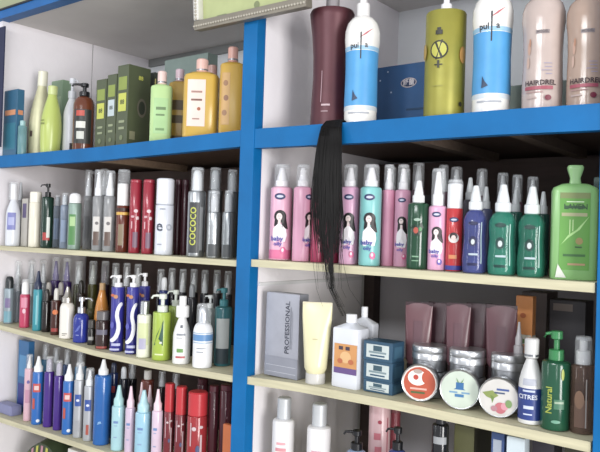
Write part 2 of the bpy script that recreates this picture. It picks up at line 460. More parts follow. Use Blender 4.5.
# ------------------------------------------------------------------ upper shelf, left bay
G = 'bottles on the upper shelf'
boxy('TL', -2, 16, 23, 93, .02, '#2f6a8c', 'blue teal carton at the far left end of the upper shelf', front=[('r', -.8, .62, .8, .70, '#e39a6a'), ('r', -.9, .10, .9, .5, '#2f7d95')], right=[('r', -.7, .62, .7, .69, '#d98d60')])
bottle('TL', 18, 27, 121, 126, .03, 'cyl', 'cap', '#7fb9bd', '#9cc9cb', 'small pale teal bottle between blue carton and cream bottle', kind='clear')
boxy('TL', 21, 31, 40, 88, .20, '#8fae8c', 'grey green carton standing behind the cream bottle', front=[('r', -.8, .5, .8, .8, '#a9c3a0')])
bottle('TL', 28, 49, 73, 88, .10, 'pear', 'cap', '#e6e3b4', '#ecead0', 'cream bottle with sloping shoulders, tallest of the upper left group', capw=.46, lean=3, dec=[('t', 'LUMA', 0, .62, .30, '#8d8a62'), ('r', .05, .28, .35, .36, '#5d4a3e')][1:], kind='satin')
bottle('TL', 40, 61, 87, 96, .045, 'pear', 'cap', '#bccd5c', '#c9d684', 'lime green bottle with sloping shoulders beside the cream one', capw=.46, lean=1.5, dec=[('r', -.2, .48, .35, .51, '#7f8b36'), ('r', -.3, .54, .3, .56, '#7f8b36')])
bottle('TL', 63, 79, 79, 99, .10, 'slope', 'pump', '#e2e4e8', '#d3d6dc', 'white bottle between the lime bottle and amber pump bottle', ndir=.6, dec=[('r', .0, .08, .4, .2, '#2a2630')])
bottle('TL', 73, 94, 84, 97, .045, 'round', 'pump', '#6b3418', BLK, 'amber pump bottle with black pump and black label', ndir=-1, kind='gloss', dec=[('r', -.85, .12, .9, .74, '#2c2f2b'), ('r', -.6, .62, .2, .72, '#c8432e'), ('r', -.6, .40, .3, .52, '#dcdcd2'), ('r', -.5, .2, .2, .34, '#cfd2c8')])
GB = 'dark green cartons on the upper shelf'
def greenbox(xa, xb, xs, yt, Y, lab, q):
    f = [('r', -.75, .70, .75, .86, '#8fa13a'), ('r', -.7, .44, .7, .66, q), ('t', '88', 0, .55, .75, '#34402c'), ('r', -.5, .30, .5, .33, '#98a27a'), ('r', -.5, .22, .5, .25, '#98a27a'), ('d', 0, .12, .3, .3, '#77835a')]
    rr = [('t', '88', .1, .86, .42, '#d6d843'), ('d', .25, .5, .42, .7, '#75705f'), ('d', .25, .5, .3, .5, '#3b4434'), ('r', -.8, .1, -.3, .2, '#8c8d6b')]
    return boxy('TL', xa, xb, xs, yt, Y, '#525c3e', lab, GB, front=f, right=rr)
greenbox(95, 105, 108, 81, .045, 'dark green carton with yellow band directly right of the amber pump bottle', '#c9cf3f')
greenbox(106, 115, 118, 76, .045, 'dark green carton with pale square, middle of the three side by side', '#c3d2d4')
greenbox(116, 127, 149, 67, .045, 'largest dark green carton showing its wide right side', '#c9cf3f')
boxy('TL', 147, 153, 163, 74, .145, '#3c4238', 'dark carton with pale yellow edge behind the pale green bottle', right=[('r', -1, .0, -.75, .92, '#c9bf6a')])
bottle('TL', 150, 172, 72, 85, .045, 'square', 'capseam', '#b5d88c', '#e6c9c0', 'pale green bottle with pink cap beside the dark cartons', ell=.6, n=3, capw=.42, dec=[('r', -.6, .15, .7, .75, '#a3cf86'), ('r', -.4, .55, .5, .6, '#62834c'), ('r', -.4, .45, .4, .48, '#62834c'), ('r', -.4, .2, .4, .24, '#6f9857')])
bottle('TL', 168, 189, 70, 82, .125, 'square', 'capseam', '#c09a2c', '#d9bcc6', 'yellow bottle with dark label behind the pale green bottle', ell=.6, n=3, capw=.42, dec=[('r', -.6, .55, .5, .7, '#5c4a24'), ('r', -.6, .35, .5, .47, '#5c4a24'), ('r', -.6, .1, .5, .16, '#5c4a24')])
bottle('TL', 183, 219, 60, 73, .045, 'square', 'capseam', '#d2a92a', '#e3b6a8', 'large yellow shampoo bottle with big pale pink label', ell=.62, n=3.2, capw=.34, dec=[('r', -.72, .16, .30, .86, '#ecd3c6'), ('r', -.5, .66, .12, .69, '#a77e70'), ('r', -.5, .54, .12, .57, '#7a5040'), ('d', -.05, .42, .1, .1, '#a5562d'), ('r', -.4, .26, .0, .28, '#a77e70')])
bottle('TL', 200, 222, 66, 78, .18, 'square', 'capseam', '#d9a52b', '#d7a79b', 'yellow bottle mostly hidden behind two larger yellow bottles', ell=.62, n=3.2, capw=.42)
bottle('TL', 219, 244, 48, 63, .06, 'square', 'capseam', '#cba128', '#e0a898', 'tall yellow bottle with narrow patterned label next to the blue post', ell=.62, n=3.2, capw=.42, dec=[('r', -.8, .14, -.1, .84, '#c99a4c'), ('d', -.45, .7, .2, .24, '#9b6a3a'), ('d', -.4, .5, .2, .24, '#8f5d37'), ('d', -.5, .3, .2, .24, '#9b6a3a')])
# clear wrap box behind the yellow bottles
boxy('TL', 162, 205, 215, 62, .36, '#93a8a0', 'large grey green carton in clear wrap at the back of the upper shelf')

# ------------------------------------------------------------------ upper shelf, right bay
bottle('TR', 307, 353, -3, 11, .075, 'waist', 'cap', '#5a2b33', '#9a9497', 'tall waisted maroon bottle standing above the black hair', capw=.30, kind='satin', dec=[('r', -.42, .2, -.38, .46, '#b5939a'), ('r', -.36, .17, .1, .185, '#c3a6aa'), ('r', -.36, .12, .0, .13, '#9f7f84')])
def bluewhite(x0, x1, yt, ys, Y, lab):
    bottle('TR', x0, x1, yt, ys, Y, 'swell', 'twostep', '#f1efe9', '#e8e6e4', lab, G, ndir=0, capw=.38,
       band=[(.12, .155, '#cfd9df'), (.16, .66, '#3d9fdd'), (.665, .70, '#93c4e4')], kind='gloss',
       dec=[('r', -.03, .58, .04, .82, '#23272f'), ('t', 'pul', -.38, .70, .44, '#262a33'), ('t', 'a', .32, .705, .44, '#262a33'), ('p', [(-.1, .765), (.3, .80), (.7, .86), (.3, .82)], '#c66d72'), ('p', [(-.45, .20), (-.1, .22), (-.3, .26), (-.42, .30)], '#1f3a5c'), ('r', -.7, .085, .6, .10, '#a9adb5')])
bluewhite(343, 379, -6, 18, .05, 'white bottle with bright blue band right of the maroon bottle')
boxy('TR', 365, 443, 455, 71, .17, '#27598c', 'flat dark blue carton with oval emblem behind the white and blue bottle', rot=0,
     front=[('d', .14, .72, .2, .11, '#c8b9b4'), ('d', .14, .72, .18, .09, '#20335c'), ('t', '舒蕾', .14, .72, .15, '#d8cfd0'), ('r', .1, .3, .6, .33, '#1d4468'), ('d', -.6, .8, .02, .02, '#b9cbe0'), ('d', -.4, .92, .02, .02, '#b9cbe0'), ('d', .6, .5, .02, .02, '#b9cbe0'), ('d', -.3, .6, .02, .02, '#b9cbe0')])
bottle('TR', 424, 465, -3, 15, .055, 'can', 'twostep', '#989320', '#eeeef2', 'shiny yellow green cylinder bottle with black crest', ndir=0, capw=.27, kind='satin',
       dec=[('d', -.25, .62, .46, .46, '#2c2a1c'), ('d', -.25, .62, .38, .38, '#bbb933'), ('p', [(-.42, .53), (-.34, .53), (-.05, .71), (-.13, .71)], '#2c2a1c'), ('p', [(-.12, .53), (-.04, .55), (-.38, .70), (-.44, .68)], '#2c2a1c'), ('r', -.42, .76, -.08, .80, '#2c2a1c'), ('r', -.34, .80, -.16, .825, '#2c2a1c'), ('r', -.45, .475, -.05, .485, '#2c2a1c'), ('r', -.30, .45, -.2, .52, '#2c2a1c'), ('d', 1.0, .58, .22, .42, '#c08a36'), ('d', -1.15, .62, .2, .4, '#b8952f'), ('d', .9, .12, .1, .12, '#2c2a1c'), ('r', -.55, .28, .0, .285, '#8d8b2c')])
bluewhite(471, 512, -24, -4, .055, 'white bottle with bright blue band between the yellow green and beige bottles')
def beige(x0, x1, lab, bc, Y):
    bottle('TR', x0, x1, -16, -2, Y, 'swell', 'cap', bc, '#d9cfc9', lab, G, capw=.45, kind='gloss',
       dec=[('r', -.3, .64, .34, .672, '#8a7c7c'), ('t', 'MODEL', .02, .657, .17, '#5f5557'), ('d', -.66, .52, .09, .3, '#cba28c'), ('d', -.7, .40, .08, .28, '#cbaa98'), ('d', -.60, .57, .05, .2, '#c08b6c'),
            ('r', .1, .385, .5, .39, '#9995b5'), ('r', .15, .355, .5, .36, '#9995b5'), ('r', 0, .325, .5, .33, '#9995b5'), ('r', .2, .295, .5, .30, '#9995b5'), ('t', 'HAIRDREL', -.06, .222, .33, '#3a2028'), ('r', -.8, .165, .55, .195, '#a8485a'), ('r', -.75, .14, .1, .15, '#b08a86'), ('d', .33, .095, .15, .13, '#7a2238'), ('r', -.7, .09, -.2, .105, '#b9a29a')])
beige(521, 564, 'beige bottle with dark lettering beside the second white and blue bottle', '#c4b1a8', .055)
beige(566, 609, 'tan beige bottle cut by the right edge of the picture', '#b79c8a', .055)
boxy('TR', 500, 590, 598, 88, .19, '#9fb0a4', 'pale grey carton lying low behind the beige bottles')

# ------------------------------------------------------------------ first shelf, left bay
g1 = 'bottles on the first shelf of the left bay'
bottle('1L', 3, 12, 183, 200, .085, 'slope', 'mist', '#b8bcc2', '#c6cace', 'grey clear bottle behind the violet blue labelled bottle at the left wall', kind='clear')
bottle('1L', 6, 20, 184, 200, .035, 'slope', 'cap', '#dfe3ea', '#f0f0f2', 'white silver bottle with violet blue square label on the first shelf', capw=.48, over=True, dec=[('r', -.7, .35, .5, .72, '#7f83c4'), ('r', -.5, .45, .3, .62, '#aeb4e0')])
boxy('1L', 21, 27, 30, 199, .055, '#c9c4ba', 'grey beige packet with purple mark beside the cream cylinder', front=[('r', -.6, .6, .6, .9, '#6a5f86')])
bottle('1L', 29, 41, 192, 203, .045, 'can', 'cap', '#efe9d4', '#f2eddc', 'plain cream cylinder bottle left of the black pump bottle', capw=.97)
bottle('1L', 41, 53, 184, 197, .045, 'cyl', 'pump', '#1c3a2e', '#141518', 'slim dark green bottle with black pump head', ndir=-1, kind='gloss', dec=[('r', -.5, .15, .6, .3, '#b8322e'), ('r', .1, .2, .6, .6, '#d6ddd4')])
bottle('1L', 53, 61, 197, 206, .10, 'cyl', 'dome', '#9fb0c4', '#c9d2da', 'clear bluish bottle right of the black pump bottle', kind='clear', over=True, dec=[('r', -.6, .2, .6, .7, '#8fa7c8')])
bottle('1L', 60, 69, 195, 205, .07, 'cyl', 'dome', '#a3b4cc', '#cfd6dc', 'clear bluish bottle left of the green labelled bottle', kind='clear', over=True, dec=[('r', -.6, .15, .6, .65, '#8fa3c0')])
bottle('1L', 68, 81, 193, 203, .045, 'cyl', 'dome', '#8fa79a', '#f4f4f4', 'silver green bottle with rounded white cap', kind='satin', capw=.9, dec=[('r', -.8, .1, .3, .75, '#4f8f48'), ('r', -.6, .5, .2, .7, '#a9cf8a')])
for i, (a, b, yc, Y, lb) in enumerate(((83, 92, 172, .12, 'clear capped grey bottle, leftmost of the tall grey group'), (92, 103, 172, .05, 'clear capped grey bottle with white and brown label, second of the tall group'), (103, 115, 173, .05, 'clear capped grey bottle with white and brown label beside the amber can'))):
    bottle('1L', a, b, yc, 196, Y, 'cyl', 'mist', '#b4b6b8', '#f0f2f4', lb, g1, over=True, capw=.8, kind='clear', dec=[('r', -.75, .2, .5, .62, '#d6d2cc'), ('r', -.6, .10, .4, .35, '#6a5348'), ('d', 0, .5, .3, .3, '#6f6a6a')] if i else [('r', -.75, .2, .5, .62, '#77797c')])
bottle('1L', 98, 108, 171, 195, .14, 'cyl', 'mist', '#85878b', '#dcdfe2', 'grey bottle behind the tall clear capped group', g1, over=True, capw=.8, kind='satin')
bottle('1L', 116, 129, 184, 206, .05, 'can', 'cap', '#6a2c18', '#efefec', 'amber brown can with white cap and yellow stripe', capw=.95, over=170, kind='gloss', band=[(.80, .86, '#dfae32'), (.88, .95, '#3a1d14')], dec=[('r', -.5, .15, .3, .6, '#8d7a5c')])
for a, b, lb in ((129, 141, 'dark red can with white pattern beside the amber can'), (142, 154, 'dark red can with white pattern beside the tall white can')):
    bottle('1L', a, b, 180, 183.5, .05, 'can', 'cap', '#a31f36', '#b02a40', lb, 'dark red cans on the first shelf', capw=.97, kind='gloss', dec=[('d', .2, .6, .35, .3, '#e4c8cc'), ('d', -.3, .52, .3, .2, '#d8a9b0'), ('d', .5, .5, .25, .3, '#e4c8cc'), ('r', -.2, .08, .6, .30, '#7b5a70'), ('r', -.5, .35, -.3, .45, '#d8a9b0')])
bottle('1L', 155, 173.5, 179, 205, .05, 'can', 'cap', '#dfe3ec', '#e6e9f0', 'tall white can with large grey lowercase letters', rot=None, capw=.97, kind='gloss', band=[(.985, .998, '#8d929c')], dec=[('t', 'e', -.42, .57, 1.7, '#4d5362'), ('t', 'o', .66, .57, 1.5, '#b4bac6'), ('r', -.4, .90, .2, .92, '#8d929c'), ('r', -.6, .2, -.1, .22, '#9aa0ac')])
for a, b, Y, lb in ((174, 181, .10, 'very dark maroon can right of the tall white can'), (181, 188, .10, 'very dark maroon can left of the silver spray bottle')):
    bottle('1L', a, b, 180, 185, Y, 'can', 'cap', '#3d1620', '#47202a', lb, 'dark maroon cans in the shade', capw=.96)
bottle('1L', 187, 205, 170, 191, .05, 'cyl', 'dome', '#a8acae', '#dfe3e5', 'silver spray bottle with yellow vertical lettering on black', kind='metal', capw=.55, over=168, dec=[('r', -.75, .06, .45, .82, '#3b3d40'), ('t', 'COCOCO', -.2, .46, .95, '#c9cf2e', 90), ('r', .5, .1, .9, .75, '#8c9092')])
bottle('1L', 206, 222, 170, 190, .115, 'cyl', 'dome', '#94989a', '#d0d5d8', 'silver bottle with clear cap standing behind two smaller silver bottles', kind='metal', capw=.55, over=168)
bottle('1L', 207, 221, 193, 212, .045, 'cyl', 'dome', '#aeb2b3', '#c8cccf', 'small silver bottle with clear cap right of the lettered silver one', kind='metal', capw=.55, over=True, dec=[('r', -.7, .04, .6, .3, '#4f5355')])
bottle('1L', 222, 234, 193, 212, .045, 'cyl', 'dome', '#8e9294', '#b5babd', 'small silver bottle with clear cap touching the blue post', kind='metal', capw=.6, over=True, dec=[('r', -.7, .04, .6, .3, '#4f5355')])
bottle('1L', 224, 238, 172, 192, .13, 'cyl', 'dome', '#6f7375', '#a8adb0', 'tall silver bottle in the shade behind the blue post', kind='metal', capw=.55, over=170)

# ------------------------------------------------------------------ second shelf, left bay
g2 = 'spray bottles at the back of the second shelf'
bottle('2L', 4, 14, 276, 288, .04, 'cyl', 'dome', '#93a3ab', '#2c3134', 'grey bottle with teal base and dark cap, first on the second shelf', kind='satin', capw=.8, dec=[('r', -.8, .04, .7, .35, '#6fa6b5'), ('r', -.6, .45, .4, .72, '#7d6f9b')])
bottle('2L', 14, 21, 276, 291, .075, 'cyl', 'mist', '#9aa4ae', '#c0c6cc', 'slim clear grey spray bottle left of the pink one', kind='clear', over=True)
bottle('2L', 20, 30, 281, 294, .04, 'cyl', 'dome', '#c93560', '#f3f1f1', 'slim crimson pink bottle with white cap', capw=.72, dec=[('r', -.6, .6, .6, .9, '#e48aa4'), ('d', 0, .5, .3, .5, '#f0c6d2')], over=True)
bottle('2L', 29, 34, 284, 296, .09, 'cyl', 'cap', '#b9c6c6', '#cfd6d6', 'thin clear bottle between the pink and the teal bottle', kind='clear')
bottle('2L', 33, 42, 271, 289, .04, 'cyl', 'tip', '#1f94a3', '#25304f', 'teal bottle with dark navy pointed cap', capw=.95, dec=[('r', -.2, .15, .1, .85, '#7fd0d6')])
bottle('2L', 42, 51, 289, 301, .05, 'cyl', 'dome', '#241d1c', '#3a3634', 'small black bottle right of the teal bottle', kind='gloss', capw=.6)
bottle('2L', 51, 61, 288, 300, .045, 'cyl', 'dome', '#4a231a', '#d8d4cc', 'dark brown bottle with round orange mark', kind='gloss', capw=.5, dec=[('d', 0, .66, .55, .5, '#e0742e'), ('r', -.7, .1, .6, .2, '#a3322a')])
bottle('2L', 60, 74.5, 287, 302, .04, 'round', 'tip', '#efeadf', '#b8b4ac', 'white lotion bottle with silver tip beside the royal blue bottle', capw=.85, tkind='metal', dec=[('r', -.5, .13, .2, .155, '#8d897f'), ('r', -.5, .09, .0, .105, '#8d897f')])
bottle('2L', 73.5, 89.5, 297, 313, .04, 'round', 'pump', '#26369b', '#c9ccd2', 'royal blue pump bottle with silver pump', kind='gloss', tkind='metal', ndir=1.1, dec=[('p', [(-.7, .35), (-.2, .42), (.1, .6), (-.1, .6), (-.4, .48)], '#5e6fc4'), ('r', -.5, .25, -.1, .28, '#8f9ad8')])
bottle('2L', 86, 96, 298, 308, .10, 'round', 'dome', '#54532c', '#6c6a40', 'small olive bottle behind the royal blue bottle', kind='gloss')
bottle('2L', 94, 109, 283, 290, .085, 'pear', 'cap', '#d98a1e', '#c9a06a', 'amber orange bottle standing behind a dark brown one', kind='gloss', capw=.4)
bottle('2L', 96, 110, 311, 320, .035, 'cyl', 'cap', '#3b2a26', '#6e6a6a', 'short dark brown bottle in front of the amber bottle', kind='gloss', capw=.9, dec=[('r', -.8, .5, .8, .68, '#6d6a7a'), ('r', -.8, .02, .8, .1, '#a3463a')])
bottle('2L', 88, 96, 320, 328, .04, 'cyl', 'cap', '#2b2927', '#4a4743', 'short black jar right of the royal blue pump bottle', kind='gloss', capw=.9, dec=[('r', -.6, .3, .6, .5, '#a9a9a5')])
def fine(*p): return [(a[0]+(c[0]-a[0])*t/4, a[1]+(c[1]-a[1])*t/4) for a, c in zip(p, p[1:]) for t in range(4)]
def swirl(x0, x1, yt, ys, Y, lb):
    bottle('2L', x0, x1, yt, ys, Y, 'can', 'pump', '#34349a', '#f0f0f2', lb, 'blue and white swirl bottles', ndir=-1.0, capw=.75,
      dec=[('d', u_, v_, .24, .3, '#e9ebf5') for u_, v_ in fine((.62, .74), (.42, .72), (.22, .68), (.08, .62), (.05, .56), (.16, .50), (.28, .44), (.30, .37), (.2, .30), (.02, .24), (-.2, .20), (-.42, .18))]+[('d', -.45, .88, .22, .22, '#c7623a'), ('d', -.1, .86, .22, .3, '#c98a5a'), ('d', -.4, .42, .2, .5, '#5a5cb8'), ('r', -.4, .1, .5, .14, '#b9bde0'), ('r', -.6, .03, .4, .06, '#b9bde0')])
swirl(110.5, 124, 275, 287, .04, 'blue and white swirl bottle with white pump, left one of the front pair')
swirl(126, 138.5, 275, 287, .045, 'blue and white swirl bottle with white pump, right one of the front pair')
swirl(138, 149, 273, 286, .105, 'blue and white swirl bottle half hidden behind the small white capped bottle')
bottle('2L', 137, 151.5, 301, 314, .035, 'cyl', 'cap', '#e9ead6', '#b9bcbc', 'small white bottle with silver cap and pale green label', capw=.62, tkind='metal', dec=[('r', -.8, .3, .7, .8, '#d5dca5'), ('r', -.6, .2, .4, .45, '#b6b3cf')])
bottle('2L', 152.5, 171.5, 294, 312, .045, 'can', 'pump', '#a9c431', '#dfe6da', 'lime green pump bottle with dark green triangle', ndir=-1, capw=.7, dec=[('p', [(-.75, .32), (.25, .32), (.25, .85)], '#2c5a4a'), ('p', [(-.75, .32), (.25, .85), (-.4, .55)], '#2c5a4a'), ('r', -.6, .12, .3, .15, '#e4efb0'), ('r', -.1, .36, .15, .4, '#dfe6da')])
bottle('2L', 168, 182, 290, 306, .115, 'can', 'pump', '#a3bd33', '#dfe6da', 'second lime green pump bottle standing behind the first', ndir=-1, capw=.7)
bottle('2L', 173, 191, 296, 317, .04, 'slope', 'twostep', '#eeeeec', '#f3f3f2', 'white lotion bottle with stepped white cap, second shelf', capw=.75, dec=[('r', -.15, .78, .2, .84, '#6c7078'), ('r', -.5, .62, .5, .66, '#8f949c'), ('r', -.5, .56, .2, .575, '#a6abb0'), ('r', -.4, .26, .3, .34, '#6fa04e'), ('r', -.5, .14, .5, .18, '#c4525a')])
bottle('2L', 193, 213, 306, 322, .035, 'round', 'dome', '#eef0f2', '#cfd4d8', 'round white bottle with blue band and silver cap', capw=.5, tkind='metal', band=[(.60, .74, '#5e93c8'), (.76, .78, '#9cb9d4'), (.55, .57, '#9cb9d4')], over=True, dec=[('r', -.5, .43, .4, .45, '#9aa1ab'), ('r', -.5, .35, .2, .37, '#9aa1ab')])
bottle('2L', 203, 216, 295, 308, .10, 'cyl', 'pump', '#aeb7b6', '#d9dedc', 'clear grey pump bottle behind the blue banded white bottle', ndir=-.8, kind='clear')
bottle('2L', 214, 232, 288, 306, .09, 'cyl', 'pump', '#2b6a70', '#2f7f86', 'dark teal pump bottle touching the blue post', ndir=-.8, kind='gloss', dec=[('r', -.7, .3, .8, .8, '#b3b9b5'), ('r', -.7, .05, .8, .3, '#2a3a40')])
back = [(13, 22, '#8f959c', 262, '#cfd4d8', 'first clear capped grey spray bottle in the back row of the second shelf'),
 (26, 36, '#a9adb5', 261, '#cfd4d8', 'clear capped grey spray bottle behind the crimson pink bottle'),
 (38, 47, '#9aa1a8', 261, '#cfd4d8', 'clear capped grey spray bottle behind the navy pointed cap'),
 (50, 60, '#3f2668', 258, '#4d3088', 'dark purple spray bottle, left of the back row purple pair'),
 (61, 71, '#3f2668', 259, '#4d3088', 'dark purple spray bottle, right of the back row purple pair'),
 (73, 83, '#3f4020', 262, '#c9cfcf', 'olive spray bottle behind the royal blue pump bottle'),
 (87, 97, '#55521f', 262, '#b8bcb4', 'olive spray bottle behind the amber bottle'),
 (99, 109, '#2b1a26', 262, '#4a3540', 'dark plum spray bottle behind the amber bottle'),
 (110, 119, '#2b1a26', 264, '#d8dcde', 'dark plum spray bottle with pale cap behind the left swirl bottle'),
 (121, 130, '#3b2327', 264, '#e2e4e6', 'dark spray bottle with pale cap between the swirl bottles'),
 (132, 141, '#302226', 265, '#e2e4e6', 'dark spray bottle with pale cap behind the right swirl bottle'),
 (155, 164, '#29242a', 270, '#d8dadc', 'dark spray bottle with clear cap behind the lime pump bottle'),
 (166, 175, '#29242a', 269, '#d8dadc', 'dark spray bottle with clear cap behind the lime pair'),
 (177, 186, '#2c2a30', 270, '#d8dadc', 'dark spray bottle with clear cap above the stepped white bottle'),
 (188, 197, '#2c2a30', 270, '#cfd3d6', 'dark spray bottle with clear cap left of the round white bottle'),
 (199, 208, '#2a2a2e', 271, '#cfd3d6', 'dark spray bottle with clear cap behind the round white bottle'),
 (211, 220, '#2a2a2e', 271, '#b9bec1', 'dark spray bottle with clear cap above the teal pump bottle'),
 (222, 231, '#2a2a2e', 272, '#a6acb0', 'dark spray bottle with clear cap by the blue post')]
for a, b, c, yt, tc, lb in back:
    bottle('2L', a, b, yt+3, yt+22, min(.185, .085+.0038*max(0, a-13)), 'cyl', 'mist', c, tc, lb, g2, kind='gloss', over=yt-1, capw=.75)
mid2 = [(44, 53, '#38231e', 282, '#cfc9c0', 'brown bottle with pale cap in the middle row, left of the orange marked one'),
 (56, 65, '#2f1b1b', 282, '#bdb6b0', 'dark brown bottle with pale cap behind the white lotion bottle'),
 (76, 85, '#2e2018', 280, '#28241f', 'dark bottle with black cap above the royal blue bottle'),
 (158, 168, '#2c3a7e', 277, '#eceef0', 'indigo bottle with white cap behind the lime pump bottle'),
 (186, 196, '#2b2a30', 284, '#8d9196', 'black bottle behind the stepped white lotion bottle')]
for a, b, c, yt, tc, lb in mid2:
    bottle('2L', a, b, yt, yt+13, .145, 'cyl', 'dome', c, tc, lb, 'middle row bottles of the second shelf', kind='gloss', capw=.6)

# ------------------------------------------------------------------ third shelf, left bay
bottle('3L', 24, 33, 356, 368, .04, 'cyl', 'tip', '#dfb3bf', '#e6e2e2', 'pale pink spray bottle at the left end of the third shelf', over=True, dec=[('r', -.6, .35, .5, .6, '#c98fa8'), ('d', 0, .75, .3, .4, '#6b5fa5')])
def redblue(x0, x1, yt, ys, lb):
    bottle('3L', x0, x1, yt, ys, .035, 'cyl', 'tip', '#1c6cc0', '#eef0f2', lb, 'blue spray bottles with red marks', capw=.9, dec=[('r', -.8, .62, .6, .78, '#cf4a44'), ('r', -.5, .66, .3, .74, '#e8c9c4'), ('r', -.8, .30, -.3, .5, '#c4503c'), ('d', .3, .08, .3, .3, '#dfe6ee')])
redblue(32, 43, 356, 371, 'blue spray bottle with red mark left of the purple pair')
redblue(62.5, 74, 364, 380, 'blue spray bottle with red mark right of the purple pair')
for a, b, yt, lb in ((43.5, 53.5, 358, 'deep purple bottle, left of the pair'), (53.5, 63, 362, 'deep purple bottle, right of the pair')):
    bottle('3L', a, b, yt, yt+13, .04, 'cyl', 'dome', '#4b2a8c', '#a9a3b8', lb+' on the third shelf', 'purple bottles', kind='gloss', capw=.6, over=True)
for a, b, yt, lb in ((73.5, 84, 364, 'silver bottle with blue emblem right of the blue and red one'), (83.5, 94, 370, 'silver bottle with blue emblem left of the big blue bottle')):
    bottle('3L', a, b, yt, yt+15, .035, 'cyl', 'tip', '#b4b7bc', '#e9ebec', lb, 'silver bottles with blue emblem', kind='satin', over=True, capw=.8, dec=[('r', -.7, .55, .5, .75, '#2f55a8'), ('d', -.1, .65, .3, .25, '#dfe4ee'), ('r', -.3, .12, .2, .3, '#b5503e' if a > 80 else '#a5a8ad')])
bottle('3L', 93.5, 110.5, 359, 374, .04, 'cyl', 'tip', '#1a66b4', '#eef0f2', 'big plain blue bottle with white nozzle cap', capw=.66, kind='gloss', dec=[('p', [(-.4, .30), (.1, .32), (0, .35), (-.3, .34)], '#7fb0e0')])
def tint(x0, x1, yt, ys, c, tc, lb, Y=.035):
    bottle('3L', x0, x1, yt, ys, Y, 'cyl', 'tip', c, tc, lb, 'pastel spray bottles on the third shelf', capw=.85, kind='gloss', dec=[('r', -.6, .62, .1, .67, '#6f8fc4'), ('r', -.5, .56, .0, .575, '#8fa3c9'), ('r', -.5, .3, .0, .32, '#8fa3c9')])
tint(111.5, 125, 385, 405, '#a7d6de', '#a9dadb', 'pale aqua spray bottle next to the big blue bottle')
tint(125, 135, 386, 407, '#d6bfd6', '#eccddb', 'pale lilac spray bottle between the two aqua bottles')
tint(135, 151, 390, 411, '#9cd0e6', '#b0dde6', 'pale aqua spray bottle, wider, right of the lilac one')
tint(151.5, 162.5, 389, 410, '#e0c9dc', '#f0d4de', 'pale pink lilac spray bottle left of the red cans')
tint(145, 153, 385, 405, '#e0bfcf', '#f0d2da', 'pale pink spray bottle behind the wide aqua one', .085)
tint(137, 144, 382, 402, '#e0c0cc', '#f0d0d6', 'pale pink spray bottle behind the gap of lilac and aqua', .085)
bottle('3L', 140, 153, 370, 379, .14, 'cyl', 'cap', '#7d3526', '#ded9d2', 'brown red bottle with white cap at the back of the third shelf', capw=.6)
bottle('3L', 108, 117, 362, 372, .10, 'cyl', 'dome', '#1b2c5c', '#28304a', 'navy bottle with small red mark behind the aqua bottle', kind='gloss', dec=[('r', -.5, .7, .5, .8, '#b8323a')])
bottle('3L', 118, 127, 366, 378, .11, 'cyl', 'dome', '#1e2430', '#c9ced2', 'black bottle with pale cap behind the lilac bottle', kind='gloss')
for a, b, yt, ys, lb, Y in ((163.5, 174, 383, 411, 'bright red can with dark patterned body, leftmost of the red cans', .05), (174.5, 186, 386, 414, 'bright red can with dark patterned body, middle of the red cans', .045), (186.5, 207, 391, 415, 'wide bright red can, rightmost and nearest of the red cans', .045)):
    bottle('3L', a, b, yt, ys, Y, 'can', 'cap', '#a8252c' if a > 180 else '#7d2832', '#cc2430', lb, 'red spray cans', capw=.97, kind='gloss', dec=[('d', -.2, .8, .22, .2, '#d9c3c6'), ('d', .5, .83, .2, .15, '#d9c3c6'), ('r', -.6, .5, -.45, .9, '#c9a3a8'), ('d', .2, .45, .2, .4, '#44507c'), ('r', .4, .2, .6, .7, '#d2b3b6')])
for a, b, yt, Y, lb in ((207.5, 218, 385, .07, 'dark maroon can right of the wide red can'), (218.5, 231, 384, .07, 'dark maroon can beside the blue post'), (196, 207, 378, .13, 'dark maroon can behind the wide red can')):
    bottle('3L', a, b, yt, yt+6, Y, 'can', 'cap', '#4c1a26', '#58202d', lb, 'maroon cans on the third shelf', capw=.96, kind='gloss', dec=[('d', .1, .8, .1, .2, '#a58088'), ('d', .3, .7, .06, .2, '#a58088')])
boxy('3L', 222, 230, 232, 424, .032, '#d8702e', 'small orange packet by the blue post on the third shelf')
boxy('3L', 17, 27, 33, 340, .085, '#2a6fa8', 'bright blue carton behind the pale pink spray bottle', front=[('r', -.7, .5, .7, .8, '#4f95c9'), ('r', -.8, .1, .8, .4, '#343e8e')])
for a, b, yt, c, lb in ((40, 49, 345, '#2f7296', 'blue grey bottle at the back above the left purple one'), (51, 60, 348, '#8d9298', 'clear capped grey bottle at the back above the purple pair'), (62, 71, 350, '#2f4a7a', 'slate blue bottle at the back behind the blue and red one'), (74, 86, 352, '#2a86b8', 'bright cyan blue bottle at the back above the silver pair'), (126, 136, 364, '#26262c', 'black bottle at the back above the lilac bottle'), (156, 166, 372, '#2c2226', 'black bottle at the back behind the leftmost red can'), (170, 180, 374, '#3a1a22', 'dark wine bottle at the back behind the middle red can')):
    bottle('3L', a, b, yt, yt+14, min(.17, .085+.003*max(0, a-18)), 'cyl', 'mist', c, '#cfd3d8', lb, 'back row bottles of the third shelf', kind='gloss', over=yt-1, capw=.7)
boxy('3L', -2, 12, 22, 403, .03, '#8689b4', 'flat lavender grey carton lying at the left end of the third shelf')
